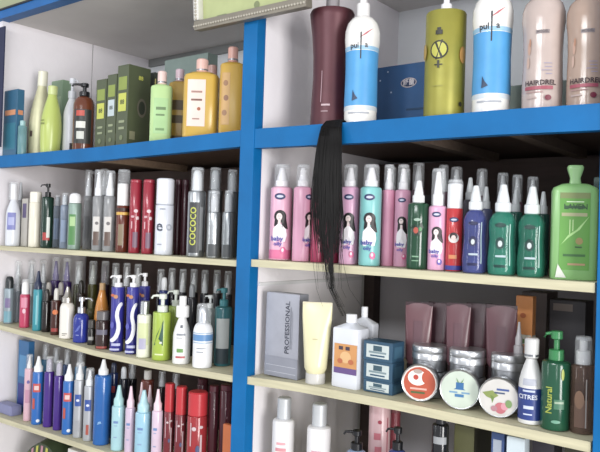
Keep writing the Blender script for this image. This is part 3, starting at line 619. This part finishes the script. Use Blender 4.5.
# striped packet on the board at the foot of the left bay
A = atY(22, 452, .06); B = atY(66, 452, .06); Wd = B.x-A.x
e = empty('striped_packet', ((A.x+B.x)/2, .11, z4+.001), math.radians(0), 'dark green and yellow striped soft packet on the lowest board', 'packet')
Hh = atY(40, 438, .06).z-z4
bm = bmesh.new()
prof = [(-Wd/2, 0), (-Wd/2*.98, Hh*.5), (-Wd/2*.6, Hh*.86), (0, Hh), (Wd/2*.6, Hh*.84), (Wd/2*.98, Hh*.5), (Wd/2, 0)]
prof = [(-Wd/2+Wd*i/20, Hh*(.55+.45*math.sin(PI*i/20)**.7)) for i in range(21)]
fr = [bm.verts.new((x, -.05, z*.93)) for x, z in prof]; md = [bm.verts.new((x, 0, z)) for x, z in prof]; bk = [bm.verts.new((x, .05, z*.93)) for x, z in prof]
b0 = [bm.verts.new((x, -.05, 0)) for x, z in prof]; b1 = [bm.verts.new((x, .05, 0)) for x, z in prof]
for i in range(20):
    for a_, b_ in ((b0, fr), (fr, md), (md, bk), (bk, b1), (b1, b0)): bm.faces.new((a_[i], a_[i+1], b_[i+1], b_[i]))
for k in (0, 20): bm.faces.new([q[k] for q in (b0, fr, md, bk, b1)])
part('packet_body', bm, mat('#3a4a30', 'print'), e, True)
def pk(u, v, k):
    t = max(0, min(1, (u+Wd/2)/Wd)); z = Hh*(.55+.45*math.sin(PI*t)**.7)
    return (u, -.0504-k*.0001, v*z/Hh*.93)
decals([('p', [(-.9+.22*i, .15), (-.82+.22*i, .15), (-.66+.22*i, .97), (-.76+.22*i, .97)], '#c9c83a' if i % 2 == 0 else '#c98a9a') for i in range(8)], pk, e, Wd/2, Hh, Wd/2, 'stripes')
boxy('4L', 66, 80, 92, 448, .05, '#e4e2dc', 'white carton beside the striped packet on the lowest board')

# ------------------------------------------------------------------ first shelf, right bay
gp = 'spray bottles with portrait label'
def portrait(x0, x1, yt, ys, Y, c, lb, word=True, turn=None, over=True, low='#e05a92', tc='#f4f2f4', yo=None):
    D = [('d', -.05, .86, .50, .30, '#2b3566'), ('d', -.05, .86, .30, .12, '#c9cfe8'),
         ('d', .02, .59, .55, .58, '#1c1519'), ('p', [(-.42, .60), (-.5, .46), (-.22, .44), (-.1, .6)], '#1c1519'), ('p', [(.1, .6), (.2, .44), (.75, .42), (.48, .62)], '#1c1519'),
         ('d', -.05, .585, .25, .34, '#f0dcd8'), ('r', -.14, .46, .08, .54, '#f0dcd8'), ('p', [(-.6, .34), (-.55, .43), (-.15, .49), (.1, .49), (.55, .42), (.65, .34), (.5, .25), (-.5, .25)], '#f4eef2'),
         ('r', -.14, .592, -.08, .598, '#40262c'), ('r', .0, .592, .06, .598, '#40262c'), ('r', -.07, .556, .0, .562, '#c4535e')]
    if word: D += [('t', 'baby', -.22, .29, .58, '#3b3fae'), ('t', 'oily', -.12, .22, .48, '#3b3fae'), ('d', .35, .13, .24, .34, low), ('d', .3, .14, .1, .16, '#f6dbe6')]
    bottle('1R', x0, x1, yt, ys, Y, 'cyl', 'mist', c, tc, lb, gp, dec=D, capw=.72, over=yo or over, kind='plastic', spin=turn or 0,
           band=[(.0+.02, .14, '#e8709e')] if c == '#efb3cb' else ())
portrait(269.5, 292, 168, 187, .05, '#efb3cb', 'pink spray bottle with portrait nearest the blue post', yo=165)
portrait(292.5, 311, 168, 187, .05, '#e8a5c2', 'pink spray bottle with turned label left of the hanging hair', turn=55, yo=165)
for a, b, lb in ((311, 325, 'crimson can behind the left half of the hanging hair'), (325, 339.5, 'crimson can behind the right half of the hanging hair')):
    bottle('1R', a, b, 188, 196, .06, 'can', 'cap', '#a62a55', '#b54a72', lb, 'crimson cans behind the hair', capw=.95)
portrait(339.5, 359, 168, 187, .05, '#e9b0d2', 'pink spray bottle with portrait right of the hanging hair', yo=165)
portrait(359, 381, 168, 187, .045, '#7fcbc9', 'turquoise spray bottle with portrait between two pink ones', yo=165)
portrait(381, 394.5, 169, 190, .085, '#e296b4', 'pink spray bottle with label turned away beside the turquoise one', turn=100, yo=165)
portrait(394, 410, 169, 190, .09, '#dd9dba', 'pink spray bottle with portrait behind the dark green one', yo=165)
bottle('1R', 407, 428.5, 181, 203, .04, 'cyl', 'mist', '#18492f', '#eef1f0', 'dark green spray bottle with white head and no overcap', kind='gloss', capw=.7,
       dec=[('p', [(-.6, .62), (-.2, .68), (.1, .62), (.4, .7), (.6, .62), (.2, .5), (-.3, .5)], '#12301f'), ('d', -.1, .58, .22, .3, '#b5452c'), ('d', .3, .60, .15, .2, '#3e8d4c'), ('r', -.4, .18, .2, .2, '#7fae8a'), ('r', -.4, .12, .2, .135, '#7fae8a'), ('d', 0, .74, .3, .14, '#9cb8a4')])
portrait(428, 446.5, 172, 206, .05, '#e8a9cc', 'pink portrait spray bottle left of the red one', yo=169, low='#5a4ab0')
bottle('1R', 446, 462.5, 184, 209, .055, 'can', 'cap', '#c8262c', '#e8eaec', 'red can with round portrait and white cap', kind='gloss', capw=.93, over=180, band=[(.02, .09, '#3a3f9e')],
       dec=[('d', 0, .82, .55, .3, '#2b3566'), ('d', 0, .82, .35, .12, '#c9cfe8'), ('d', 0, .53, .62, .62, '#e6dcd8'), ('d', 0, .56, .45, .45, '#2b1b1e'), ('d', 0, .53, .26, .34, '#e8ccc4'), ('r', -.5, .2, .4, .26, '#e08a4a')])
def tinted(x0, x1, yt, ys, Y, c, lb, dk):
    bottle('1R', x0, x1, yt, ys, Y, 'hips', 'mist', c, '#e6ebec', lb, 'tinted clear spray bottles', kind='clear', capw=.68,
       dec=[('r', -.5, .12, .3, .16, dk), ('d', -.1, .5, .34, .42, dk), ('d', -.1, .49, .16, .22, '#c9d2d2'), ('d', -.1, .78, .4, .16, dk), ('r', .55, .15, .62, .8, '#b9d4cf'), ('r', -.4, .28, .3, .31, '#b9c9d0')])
tinted(462.5, 487.5, 186, 210, .045, '#5560a8', 'violet blue clear spray bottle right of the red can', '#1f2350')
tinted(488, 517, 185, 212, .045, '#2d9a80', 'sea green clear spray bottle, left of the green pair', '#0f3f3a')
tinted(517.5, 546, 187, 214, .045, '#278a70', 'sea green clear spray bottle, right of the green pair', '#0f3b34')
for a, b, yt, c, lb in ((478, 492, 187, '#4a4f72', 'violet spray bottle behind the violet and green ones'), (508, 522, 190, '#1f5f52', 'dark sea green spray bottle behind the green pair'), (536, 549, 192, '#1f5146', 'dark sea green spray bottle behind the right green one'), (462, 476, 178, '#5a5560', 'dark grey spray bottle behind the violet one')):
    bottle('1R', a, b, yt, yt+22, .125, 'cyl', 'mist', c, '#cfd4d5', lb, 'second row of tinted spray bottles', kind='gloss', capw=.8)
for a, b, yt, lb in ((436, 448, 168, 'clear capped bottle behind the pink portrait bottle by the red one'), (474, 487, 172, 'clear capped bottle at the back behind the violet bottle'), (510, 522, 178, 'clear capped bottle at the back between the green pair'), (384, 396, 170, 'clear capped bottle at the back behind the turned pink one'), (398, 410, 172, 'pale capped bottle behind the dark green spray bottle'), (410, 424, 166, 'tall clear capped bottle behind the dark green spray bottle'), (448, 462, 170, 'tall clear capped bottle behind the red can'), (495, 508, 176, 'clear capped bottle behind the left green bottle'), (525, 538, 180, 'clear capped bottle behind the right green bottle')):
    bottle('1R', a, b, yt, yt+24, .20, 'cyl', 'mist', '#6a4a58', '#c9cccf', lb, 'back row bottles of the right first shelf', capw=.8, over=True)
# flat green bottle
bottle('1R', 551.5, 596, 166, 184, .05, 'square', 'stopper', '#83b96c', '#90c27c', 'large flat pale green bottle with bright green label', ell=.42, n=6, capw=.36, rot=.42,
       dec=[('r', -.68, .10, .62, .90, '#5a9f2f'), ('r', -.68, .84, .62, .90, '#7a8a4a'), ('r', -.45, .735, .4, .765, '#24562a'), ('t', 'LAVEN', 0, .752, .34, '#1f4a26'), ('r', -.4, .80, .35, .81, '#d4ecc0'), ('r', -.6, .655, .5, .69, '#a8a878'), ('r', -.25, .45, -.22, .62, '#c8e8a0'), ('r', -.12, .50, -.09, .62, '#c8e8a0'),
            ('p', [(-.6, .36), (-.3, .46), (.2, .54), (.6, .66), (.2, .52), (-.3, .43)], '#a5d97c'), ('d', .18, .40, .16, .16, '#9d8a48'), ('r', 0, .33, .3, .345, '#2d5a2a'), ('r', -.5, .24, .45, .265, '#2f6b28'), ('r', -.3, .15, .45, .17, '#b58d62'), ('p', [(-.82, .02), (-.35, .02), (-.72, .16)], '#d9dccf')])
boxy('1R', 592, 598, 600, 178, .15, '#1f4a40', 'dark green carton behind the flat green bottle')

# ------------------------------------------------------------------ second shelf, right bay
boxy('2R', 265, 298, 300.5, 293, .03, '#a9abb6', 'flat silver carton with vertical dark lettering', kind='satin', name='cosmetic_box',
     front=[('t', 'PROFESSIONAL', .34, .60, .36, '#3f4250', 90), ('r', -1, .0, 1, .24, '#8f929e'), ('r', -.9, .05, .9, .055, '#c4c6d0'), ('r', -.9, .13, .9, .135, '#c4c6d0'), ('r', .52, .35, .55, .85, '#6a6d78'), ('r', .62, .35, .64, .8, '#7a7d88')], depth=.035)
# cream tube standing on its cap
def tube_thing(sh, x0, x1, yt, ycap, Y, c, cc, lb, group=None, capw=.6, rot=None, crimp='#d9d2b0', dec=(), flat=1.0):
    xc = (x0+x1)/2; P = atY(xc, 226, Y)
    for _ in range(3):
        zs = SH[sh](P.x); P = atY(xc, proj(Vector((P.x, Y, zs+.06)))[1], Y)
    zs = SH[sh](P.x); k = dist(Vector((P.x, Y, zs)))/FPX; r = (x1-x0)*k/2; H = atY(xc, yt, Y).z-zs; hc = max(.006, atY(xc, ycap, Y).z-zs)
    e = empty('cream_tube', (P.x, Y, zs+.0006), facing(P.x, Y)*.8 if rot is None else rot, lb, 'tube', group)
    bm = bmesh.new(); rings = []; n = 28; m = 14
    for j in range(m+1):
        t = j/m; z = hc+(H-hc)*t; rx = r*(capw*1.12+(1-capw*1.12)*min(1, t*1.25)); ry = flat*r*(capw*1.08)*(1-t)**.75+.0012
        if j == 0: rx = r*capw*.9; ry = rx*flat
        rings.append([bm.verts.new((rx*se(2*PI*i/n, 2)[0], ry*se(2*PI*i/n, 2)[1], z)) for i in range(n)])
    for a, b in zip(rings, rings[1:]):
        for i in range(n): bm.faces.new((a[i], a[(i+1) % n], b[(i+1) % n], b[i]))
    bm.faces.new(rings[0][::-1]); bm.faces.new(rings[-1])
    part('tube_body', bm, mat(c, 'plastic'), e)
    part('crimped_end', box_bm(-r, -.0013, H-.006, r, .0013, H+.002, .0004), mat(crimp, 'plastic'), e, False)
    part('cap', lathe([(0, 0), (r*capw, 0), (r*capw, hc+.0005), (0, hc+.0005)], 1, flat, 2, 28), mat(cc, 'plastic'), e)
    if dec: decals(dec, lambda u, v, k: (u, -(flat*r*(capw*1.08)*(1-max(0, (v-hc)/(H-hc)))**.75+.0012)*math.sqrt(max(.02, 1-(u/(r*1.02))**2))-.0016-k*.0002, v), e, r, H, r)
    return e
tube_thing('2R', 301, 331, 303, 373, .035, '#e6dfb0', '#cdcbc6', 'cream coloured tube standing on its cap beside the silver box', dec=[('r', -.2, .55, .15, .56, '#c4bb88')], capw=.66)
def jug(xa, xb, xs, ysh, ytop, Y, lb, dec):
    A = atY(xa, 226, Y)
    for _ in range(3):
        zs = SH['2R'](A.x); py = proj(Vector((A.x, Y, zs+.06)))[1]; A = atY(xa, py, Y)
    B = atY(xb, py, Y); w_ = B.x-A.x; d_ = max(.03, atX(xs, py, B.x).y-Y); zs = SH['2R']((A.x+B.x)/2)
    hb = atY(xa, ysh, Y).z-zs; H = atY((xa+xb)/2+6, ytop, Y+d_/2).z-zs
    e = empty('developer_bottle', ((A.x+B.x)/2, Y+d_/2, zs+.0006), 0, lb, 'bottle', 'white square bottles')
    a = w_/2; b = d_/2; bm = bmesh.new(); rings = []
    for s_, z in ((.97, 0), (1, .002), (1, hb-.004), (.97, hb), (.55, hb+(H-hb)*.32), (.36, hb+(H-hb)*.4)):
        n = 32; nn = 9 if s_ > .9 else 4
        rings.append([bm.verts.new((a*s_*se(2*PI*i/n, nn)[0] if s_ > .6 else min(a, b)*s_*se(2*PI*i/n, 2)[0], b*s_*se(2*PI*i/n, nn)[1] if s_ > .6 else min(a, b)*s_*se(2*PI*i/n, 2)[1], z)) for i in range(n)])
    for p, q in zip(rings, rings[1:]):
        for i in range(32): bm.faces.new((p[i], p[(i+1) % 32], q[(i+1) % 32], q[i]))
    bm.faces.new(rings[0][::-1]); bm.faces.new(rings[-1])
    part('body', bm, mat('#dfe3ec', 'plastic'), e)
    part('cap', cyl(min(a, b)*.50, hb+(H-hb)*.36, H, seg=28), mat('#eef0f4', 'plastic'), e)
    if dec: decals(dec, lambda u, v, k: (u, -b-.0005-k*.00015, v), e, a, hb, a)
jug(331, 358, 370, 327, 314, .03, 'white square bottle with orange label and purple band', [('r', -.75, .24, .92, .74, '#d8964e'), ('r', -.75, .24, .92, .34, '#6b4f8c'), ('d', .1, .52, .4, .36, '#e8b878'), ('d', -.3, .45, .2, .16, '#c46a3a'), ('d', .5, .45, .2, .16, '#c46a3a'), ('r', -.4, .64, -.1, .70, '#4a3a4a'), ('r', .1, .64, .4, .70, '#4a3a4a')])
jug(348, 372, 379, 322, 307, .115, 'white square bottle standing behind the orange labelled one', [])
# three small boxes in a stack
zt = None; heights = [(379.5, 'bottom'), (360, 'middle'), (340.5, 'top')]
for yt, nm in heights:
    e_, zt = boxy('2R', 364, 393, 407, yt, .035, '#2d5570', nm+' carton of the stacked three blue cartons with pale labels', 'stack of three small blue cartons', zbase=zt, depth=.05,
      front=[('r', -.78, .16, .78, .86, '#c9d4d2'), ('r', -.3, .52, .3, .80, '#3a5a68'), ('r', -.6, .40, .6, .5, '#7f959c'), ('r', -.5, .24, .5, .32, '#2d5570')], right=[('r', -.7, .2, .6, .8, '#3d6a84')])
    zt += .0012
# crimson pink tubes in the back row
for a, b, yt, yc, Y, c, lb in ((404, 431, 303, 350, .115, '#70484f', 'dusty pink tube, leftmost of the tube row'), (427, 450, 303, 350, .165, '#5a3640', 'dark maroon tube, second of the tube row'), (445, 469, 304, 352, .115, '#6c464e', 'dusty pink tube, third of the tube row'), (465, 490, 304, 352, .165, '#58343e', 'dark maroon tube, fourth of the tube row'), (485, 515, 306, 354, .115, '#6a444c', 'dusty pink tube, fifth of the tube row')):
    tube_thing('2R', a, b, yt, yc+14, Y, c, '#3a2a2e', lb, 'row of pink and maroon tubes', capw=.8, flat=.45, crimp='#3f2a30', rot=.35, dec=[('r', -.3, .5, .3, .8, '#9c4c58' if c[1] == '8' else '#64404a')])
bottle('2R', 513, 523, 322, 345, .125, 'cyl', 'tip', '#b3aeb0', '#c2bec0', 'grey pointed bottle at the right end of the tube row', capw=.8)
# tins lying on their sides, lids to the front
def tin(xc, yc, rad, Y, lb, ops, grp):
    P = atY(xc, yc, Y); zs = SH['2R'](P.x); r = rad*dist(P)/FPX; h = .030
    e = empty('hair_wax_tin', (P.x, Y, zs+r+.0006), facing(P.x, Y)*.62, lb, 'tin', grp)
    M = Matrix.Rotation(PI/2, 4, 'X')       # tin axis runs front to back
    def lay(name, pr, m):
        bm = lathe(pr, seg=40); bmesh.ops.transform(bm, matrix=M, verts=bm.verts); return part(name, bm, m, e)
    lay('base', [(0, -h), (r*.88, -h), (r*.95, -h+.002), (r*.95, -.004), (0, -.004)], mat('#b8babd', 'metal'))
    lay('lid', [(r*.955, -.012), (r, -.011), (r, .003), (r*.97, .0045), (r*.93, .0035), (0, .0035)], mat('#c4c6c8', 'metal'))
    decals(ops, lambda u, v, k: (u, -.0040-k*.0002, v), e, r, r, r, 'lid_label')
GT = 'round tins leaning at the front'
tin(420, 380, 18.5, .034, 'round tin with orange red lid and white figure', [('d', 0, 0, .93, .93, '#f0e4dc'), ('d', 0, 0, .86, .86, '#c4522f'), ('d', -.12, .28, .52, .42, '#f2ece6'), ('d', .32, .32, .2, .3, '#c4522f'), ('d', -.2, .3, .14, .14, '#c4402c'), ('d', -.1, .62, .24, .12, '#b5a49a'), ('r', -.5, -.36, .4, -.26, '#e8b0a0'), ('r', -.45, -.56, .3, -.46, '#4c6a3a')], GT)
tin(460, 386.5, 20, .034, 'round tin with pale green lid and blue emblem', [('d', 0, 0, .93, .93, '#c9d6c6'), ('r', -.18, .02, .2, .36, '#2f6fa8'), ('p', [(-.3, .0), (.3, .0), (.1, .12), (-.1, .12)], '#2f6fa8'), ('r', -.5, -.18, -.1, -.1, '#6f9fc4'), ('r', .1, -.18, .5, -.1, '#6f9fc4'), ('r', -.22, -.36, .22, -.22, '#3a7ab0'), ('p', [(-.1, .36), (-.02, .36), (-.18, .6)], '#6a9a5a'), ('p', [(.06, .36), (.12, .36), (.22, .6)], '#6a9a5a')], GT)
tin(499, 395, 20, .034, 'round tin with white lid, green leaf and pink flower', [('d', 0, 0, .93, .93, '#d2cfc9'), ('p', [(-.8, .2), (-.3, .34), (.0, .1), (-.3, -.1), (-.6, 0)], '#8a9a4c'), ('p', [(-.4, .1), (-.2, .0), (-.3, -.3)], '#6f8a3c'), ('r', -.1, .36, .5, .46, '#3f5a9c'), ('r', -.2, .2, .3, .28, '#4a5a7c'), ('d', .1, -.5, .28, .28, '#c46a74'), ('d', .3, -.4, .18, .18, '#d894a0'), ('d', -.2, -.55, .16, .14, '#b5808a'), ('d', .5, -.25, .16, .2, '#7a9a5c')], GT)
for i, (xc, yt, w_, Y, nm) in enumerate(((429, 345, 35, .10, 'orange lidded'), (467, 349, 36, .10, 'pale green lidded'), (508, 354, 34, .10, 'flower lidded'))):
    P = atY(xc, 380, Y); zs = SH['2R'](P.x); r = w_/2*dist(P)/FPX; H = atY(xc, yt, Y).z-zs; hh = H/2
    for lvl in range(2):
        z0 = zs+.0006+lvl*(hh+.0008)
        e = empty('hair_wax_tin', (P.x, Y, z0), 0, ('upper' if lvl else 'lower')+' upright silver tin stacked behind the '+nm+' tin', 'tin', 'silver tins stacked behind')
        part('base', lathe([(0, 0), (r*.9, 0), (r*.95, .002), (r*.95, hh*.55), (0, hh*.55)], seg=36), mat('#a9abae', 'metal'), e)
        part('lid', lathe([(r*.955, hh*.45), (r, hh*.47), (r, hh*.68), (r*.97, hh*.72), (r, hh*.76), (r, hh*.95), (r*.96, hh), (0, hh)], seg=36), mat('#c6c8ca', 'metal'), e)
bottle('2R', 519, 543, 338, 358, .045, 'slope', 'capseam', '#e2e2e0', '#d4d4d2', 'white bottle with ribbed cap and dark blue lower label', capw=.6,
       band=[(.07, .55, '#27408c')], dec=[('r', -.6, .50, .4, .53, '#c4cfe6'), ('t', 'CITRES', -.2, .42, .52, '#dfe6f4'), ('r', -.5, .24, .3, .29, '#cfd8ee'), ('r', -.5, .15, .2, .17, '#cfd8ee'), ('r', -.6, .6, .5, .70, '#b5b9c6')])
bottle('2R', 541.5, 570, 331, 360, .04, 'cyl', 'pump', '#17553a', '#2f8a4c', 'green pump bottle with yellow vertical lettering on second right shelf', kind='gloss', ndir=-.7, capw=.66,
       dec=[('t', 'Natural', -.38, .44, .62, '#a9b832', 90), ('r', -.05, .32, .65, .46, '#3f7a5a'), ('r', 0, .4, .6, .43, '#a0b89a'), ('d', .5, .82, .1, .4, '#a9b832'), ('d', .1, .14, .3, .12, '#6aa58a')])
bottle('2R', 571, 594, 340, 364, .05, 'cyl', 'twostep', '#6d5548', '#c9cac9', 'brown clear bottle with clear cap by the right post', kind='clear', capw=.6, over=True, dec=[('r', -.6, .1, .5, .5, '#6e5140'), ('d', -.2, .5, .4, .8, '#8d6a50'), ('r', .3, .1, .4, .8, '#a5a09a')])
# dark things at the back of the second right shelf
boxy('2R', 470, 515, 524, 322, .26, '#3a3234', 'dark carton at the back behind the tube row')
boxy('2R', 520, 545, 556, 292, .30, '#5a4a44', 'tall brown carton at the back behind the orange packet')
boxy('2R', 548, 584, 592, 300, .24, '#2e2a2e', 'black carton at the back above the green pump bottle', front=[('r', -.8, .9, .3, .97, '#77695f')])
boxy('2R', 514, 531, 534, 296, .185, '#f29a48', 'orange packet with white bottom standing behind the white and blue bottle', front=[('r', -.9, .55, .9, .64, '#e6e2d0'), ('r', -.6, .56, .6, .60, '#7aa05a'), ('d', -.1, .82, .35, .3, '#c8662e')], right=[('r', -.9, .55, .9, .64, '#e6e2d0')], depth=.02)
boxy('1R', 400, 440, 455, 196, .27, '#3a3136', 'dark carton at the back behind the pink bottles')

# ------------------------------------------------------------------ bottom row, right bay
for a, b, yt, ys, lb in ((271, 294, 397, 418, 'white bottle with red print nearest the post in the bottom row'), (305.5, 330, 403, 425, 'white bottle with red print, second in the bottom row')):
    bottle('3R', a, b, yt, ys, .05, 'cyl', 'cap', '#ebe9e9', '#c9cdd0', lb, 'white bottles with red print', capw=.62, tkind='satin', dec=[('r', -.6, .62, .35, .66, '#e0909a'), ('r', -.5, .70, .3, .73, '#e6a4ac'), ('t', 'rosy', -.15, .52, .7, '#d86474'), ('d', -.05, .40, .45, .3, '#d8586a')])
for a, b, yt, ys, lb, c in ((343, 368, 430, 449, 'silver blue bottle with black pump, left one in the bottom row', '#8fa6c8'), (385, 407, 427, 449, 'dark blue bottle with black pump, right one in the bottom row', '#3b4a8c')):
    bottle('3R', a, b, yt, ys, .05, 'round', 'pump', c, '#1b1c20', lb, 'black pump bottles', kind='gloss', ndir=-.9, dec=[('r', -.6, .5, .6, .8, '#d2d9e6')])
bottle('3R', 367, 389, 396, 404, .12, 'can', 'cap', '#d7aeb2', '#dcbcbe', 'pale pink can with red print behind the black pumps', capw=.96, dec=[('d', .1, .86, .18, .18, '#a8324a'), ('r', -.4, .70, .2, .76, '#c96a78'), ('r', -.3, .58, .3, .64, '#c96a78'), ('r', .8, .1, .9, .9, '#b55a6a')])
bottle('3R', 388, 399, 404, 412, .17, 'can', 'cap', '#b5525f', '#b06a70', 'dull red can behind the pale pink can', capw=.95)
bottle('3R', 430, 447, 413, 423, .08, 'cyl', 'cap', '#1d1e22', '#2a2b30', 'black bottle with grey band in the bottom row', kind='gloss', dec=[('r', -.8, .84, .8, .90, '#9ea1a5')])
boxy('3R', 452, 472, 489, 424, .10, '#5c5c34', 'olive green carton in the bottom row', right=[('r', -1, 0, 1, .99, '#3b3a2a')])
boxy('3R', 489, 502, 506, 432, .09, '#4a6aa8', 'small blue carton left of the white and blue one in the bottom row', front=[('r', -.7, .6, .6, .95, '#c9d4e6')])
boxy('3R', 504, 522, 527, 436, .05, '#d3e2ea', 'white and blue carton near the front of the bottom row', front=[('p', [(-1, .0), (1, .0), (1, .85), (-1, .70)], '#6a9ad0')])
boxy('3R', 530, 552, 560, 436, .12, '#5a5560', 'dull grey carton in the bottom row right end')
boxy('3R', 562, 585, 590, 440, .10, '#4c4a34', 'dark olive carton at the right end of the bottom row')

# ------------------------------------------------------------------ hair hanging over the rail
def hair():
    YH = -.022; rnd = random.Random(3)
    def cx(y):
        pts = [(112, 338), (120, 334), (128, 331), (150, 329), (180, 327.5), (210, 327), (240, 328), (265, 328.5), (290, 331), (320, 345)]
        for a, b in zip(pts, pts[1:]):
            if a[0] <= y <= b[0]: return a[1]+(b[1]-a[1])*(y-a[0])/(b[0]-a[0])
        return pts[-1][1]
    def wd(y):
        pts = [(112, 4), (120, 7.5), (128, 10.5), (150, 12.5), (180, 14), (215, 15), (240, 12.5), (262, 8), (290, 3), (330, 1.2)]
        for a, b in zip(pts, pts[1:]):
            if a[0] <= y <= b[0]: return a[1]+(b[1]-a[1])*(y-a[0])/(b[0]-a[0])
        return 1
    bm = bmesh.new()
    zt = SH['TR'](atY(335, 125, 0).x)
    def strand(u, yend, r, drift=0, dpt=0):
        pts = []
        xp = cx(122)+u*wd(122); p = atY(xp, 122, 0)
        pts.append(Vector((p.x, .030, zt+.0035+.001*dpt))); pts.append(Vector((p.x, .004, zt+.006+.0015*dpt)))
        y = 127; ph = rnd.uniform(0, 6.28)
        while y <= yend:
            s = (y-127)/max(1, yend-127)
            x = cx(y)+u*wd(y)+drift*s*s+math.sin(y*.05+ph)*.9*s
            yy = -.008-.014*min(1, (y-125)/30)-dpt*.004
            pts.append(atY(x, y, yy)); y += 9
        tube(pts, r, bm, 5, .25)
    for i in range(460):
        u = rnd.uniform(-1, 1); strand(u, rnd.choice([rnd.uniform(225, 262), rnd.uniform(190, 262)]), rnd.uniform(.0006, .0011), rnd.uniform(-3, 3), rnd.uniform(0, 1))
    for i in range(60): strand(rnd.uniform(-.6, .7), rnd.uniform(262, 298), .0010, rnd.uniform(-3, 2), rnd.uniform(0, 1))
    for i in range(22): strand(rnd.uniform(-.4, .4), rnd.uniform(300, 324), .0012, rnd.uniform(-2, 5), rnd.uniform(0, 1))
    for u, ye, d in ((-.9, 275, -5), (-.8, 312, -16), (-.7, 290, -10), (.8, 285, 8), (.9, 300, 10), (.7, 272, 5), (-.6, 262, -4), (.3, 312, 24), (-1, 250, -4), (1, 290, 4)):
        strand(u, ye, .0010, d, .5)
    o = part('hair_extension', bm, mat('#0a0807', 'hair'), None, True)
    o['label'] = 'long black hair extension hanging over the blue rail'; o['category'] = 'hair extension'
hair()

# ------------------------------------------------------------------ framed certificate at the top
A = atY(197, 31, -.020); B = atY(309, 7, -.020)
fw = B.x-A.x; fh = .26
e = empty('picture_frame', ((A.x+B.x)/2, -.006, (A.z+B.z)/2), 0, 'certificate in ornate silver frame hanging on the blue post at the top', 'picture frame')
e.rotation_euler = (math.radians(5), -math.asin((B.z-A.z)/fw), 0)
rw = .024; rd = .026
for nm, (x0, z0, x1, z1) in (('bottom_rail', (-fw/2, 0, fw/2, rw)), ('top_rail', (-fw/2, fh-rw, fw/2, fh)), ('side_rail', (-fw/2, rw+.0003, -fw/2+rw*.8, fh-rw-.0003)), ('side_rail', (fw/2-rw*.8, rw+.0003, fw/2, fh-rw-.0003))):
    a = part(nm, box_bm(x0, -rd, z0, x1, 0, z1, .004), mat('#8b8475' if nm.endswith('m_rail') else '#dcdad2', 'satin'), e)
    bm = bmesh.new(); horiz = nm.endswith('m_rail') or nm.startswith(('bottom', 'top'))
    L = (x1-x0) if horiz else (z1-z0); n = int(L/.0085)
    for i in range(n):
        t = (i+.5)/n
        c = (x0+(x1-x0)*t, -rd-.0006, z0+rw*.40) if horiz else ((x0+x1)/2, -rd-.0006, z0+(z1-z0)*t)
        bmesh.ops.create_icosphere(bm, subdivisions=1, radius=.0040, matrix=Matrix.Translation(c))
    part('beading', bm, mat('#b9b2a2', 'satin'), a)
part('backing', box_bm(-fw/2+rw*.7, -.008, rw*.8, fw/2-rw*.7, -.002, fh-rw*.8), mat('#6d675c', 'matte'), e, False)
part('certificate', box_bm(-fw/2+rw*.82, -.0095, rw+.0005, fw/2-rw*.82, -.0084, fh-rw-.0005), mat('#b3bd7c', 'print'), e, False)
decals([('r', -.62, .105, -.44, .115, '#7c8a5c'), ('d', .12, .13, .05, .05, '#7f8a5a'), ('r', -.5, .5, .5, .52, '#7c8a5c')], lambda u, v, k: (u, -.0097-k*.0002, v), e, fw/2, fh, fw/2, 'printing')


# ------------------------------------------------------------------ light
w = bpy.data.worlds.new('world'); scene.world = w; w.use_nodes = True
bg = w.node_tree.nodes['Background']; bg.inputs['Color'].default_value = (.93, .94, 1.0, 1); bg.inputs['Strength'].default_value = .85
def area(name, loc, target, sx, sy, power, col):
    l = bpy.data.lights.new(name, 'AREA'); l.shape = 'RECTANGLE'; l.size = sx; l.size_y = sy; l.energy = power; l.color = col
    o = bpy.data.objects.new(name, l); COL.objects.link(o); o.location = loc
    o.rotation_euler = (Vector(target)-Vector(loc)).to_track_quat('-Z', 'Y').to_euler()
area('doorway_light', (4.1, -2.5, 1.15), (-1.3, .1, 1.25), 1.6, 2.2, 225, (1, .98, .965))
area('upper_bay_fill', (-.7, -2.6, 2.35), (-1.1, .3, 1.95), 1.5, .2, 26, (.95, .98, 1))  # unseen lamp added to brighten the back of the upper bay
area('front_streak_light', (.9, -3.1, 1.75), (-1.0, .0, 1.45), .28, 1.6, 13, (.97, .98, 1))  # unseen lamp added for central highlight streaks on the bottles, also front fill
area('left_streak_light', (-3.4, -2.6, 1.75), (-1.0, .0, 1.5), .28, 1.5, 13, (.95, .98, 1))  # unseen lamp added at camera left for a second highlight streak
scene.view_settings.view_transform = 'Standard'; scene.view_settings.look = 'None'; scene.view_settings.gamma = 1
scene.view_settings.exposure = -0.02
scene.cycles.transparent_max_bounces = 40
scene.cycles.max_bounces = 8
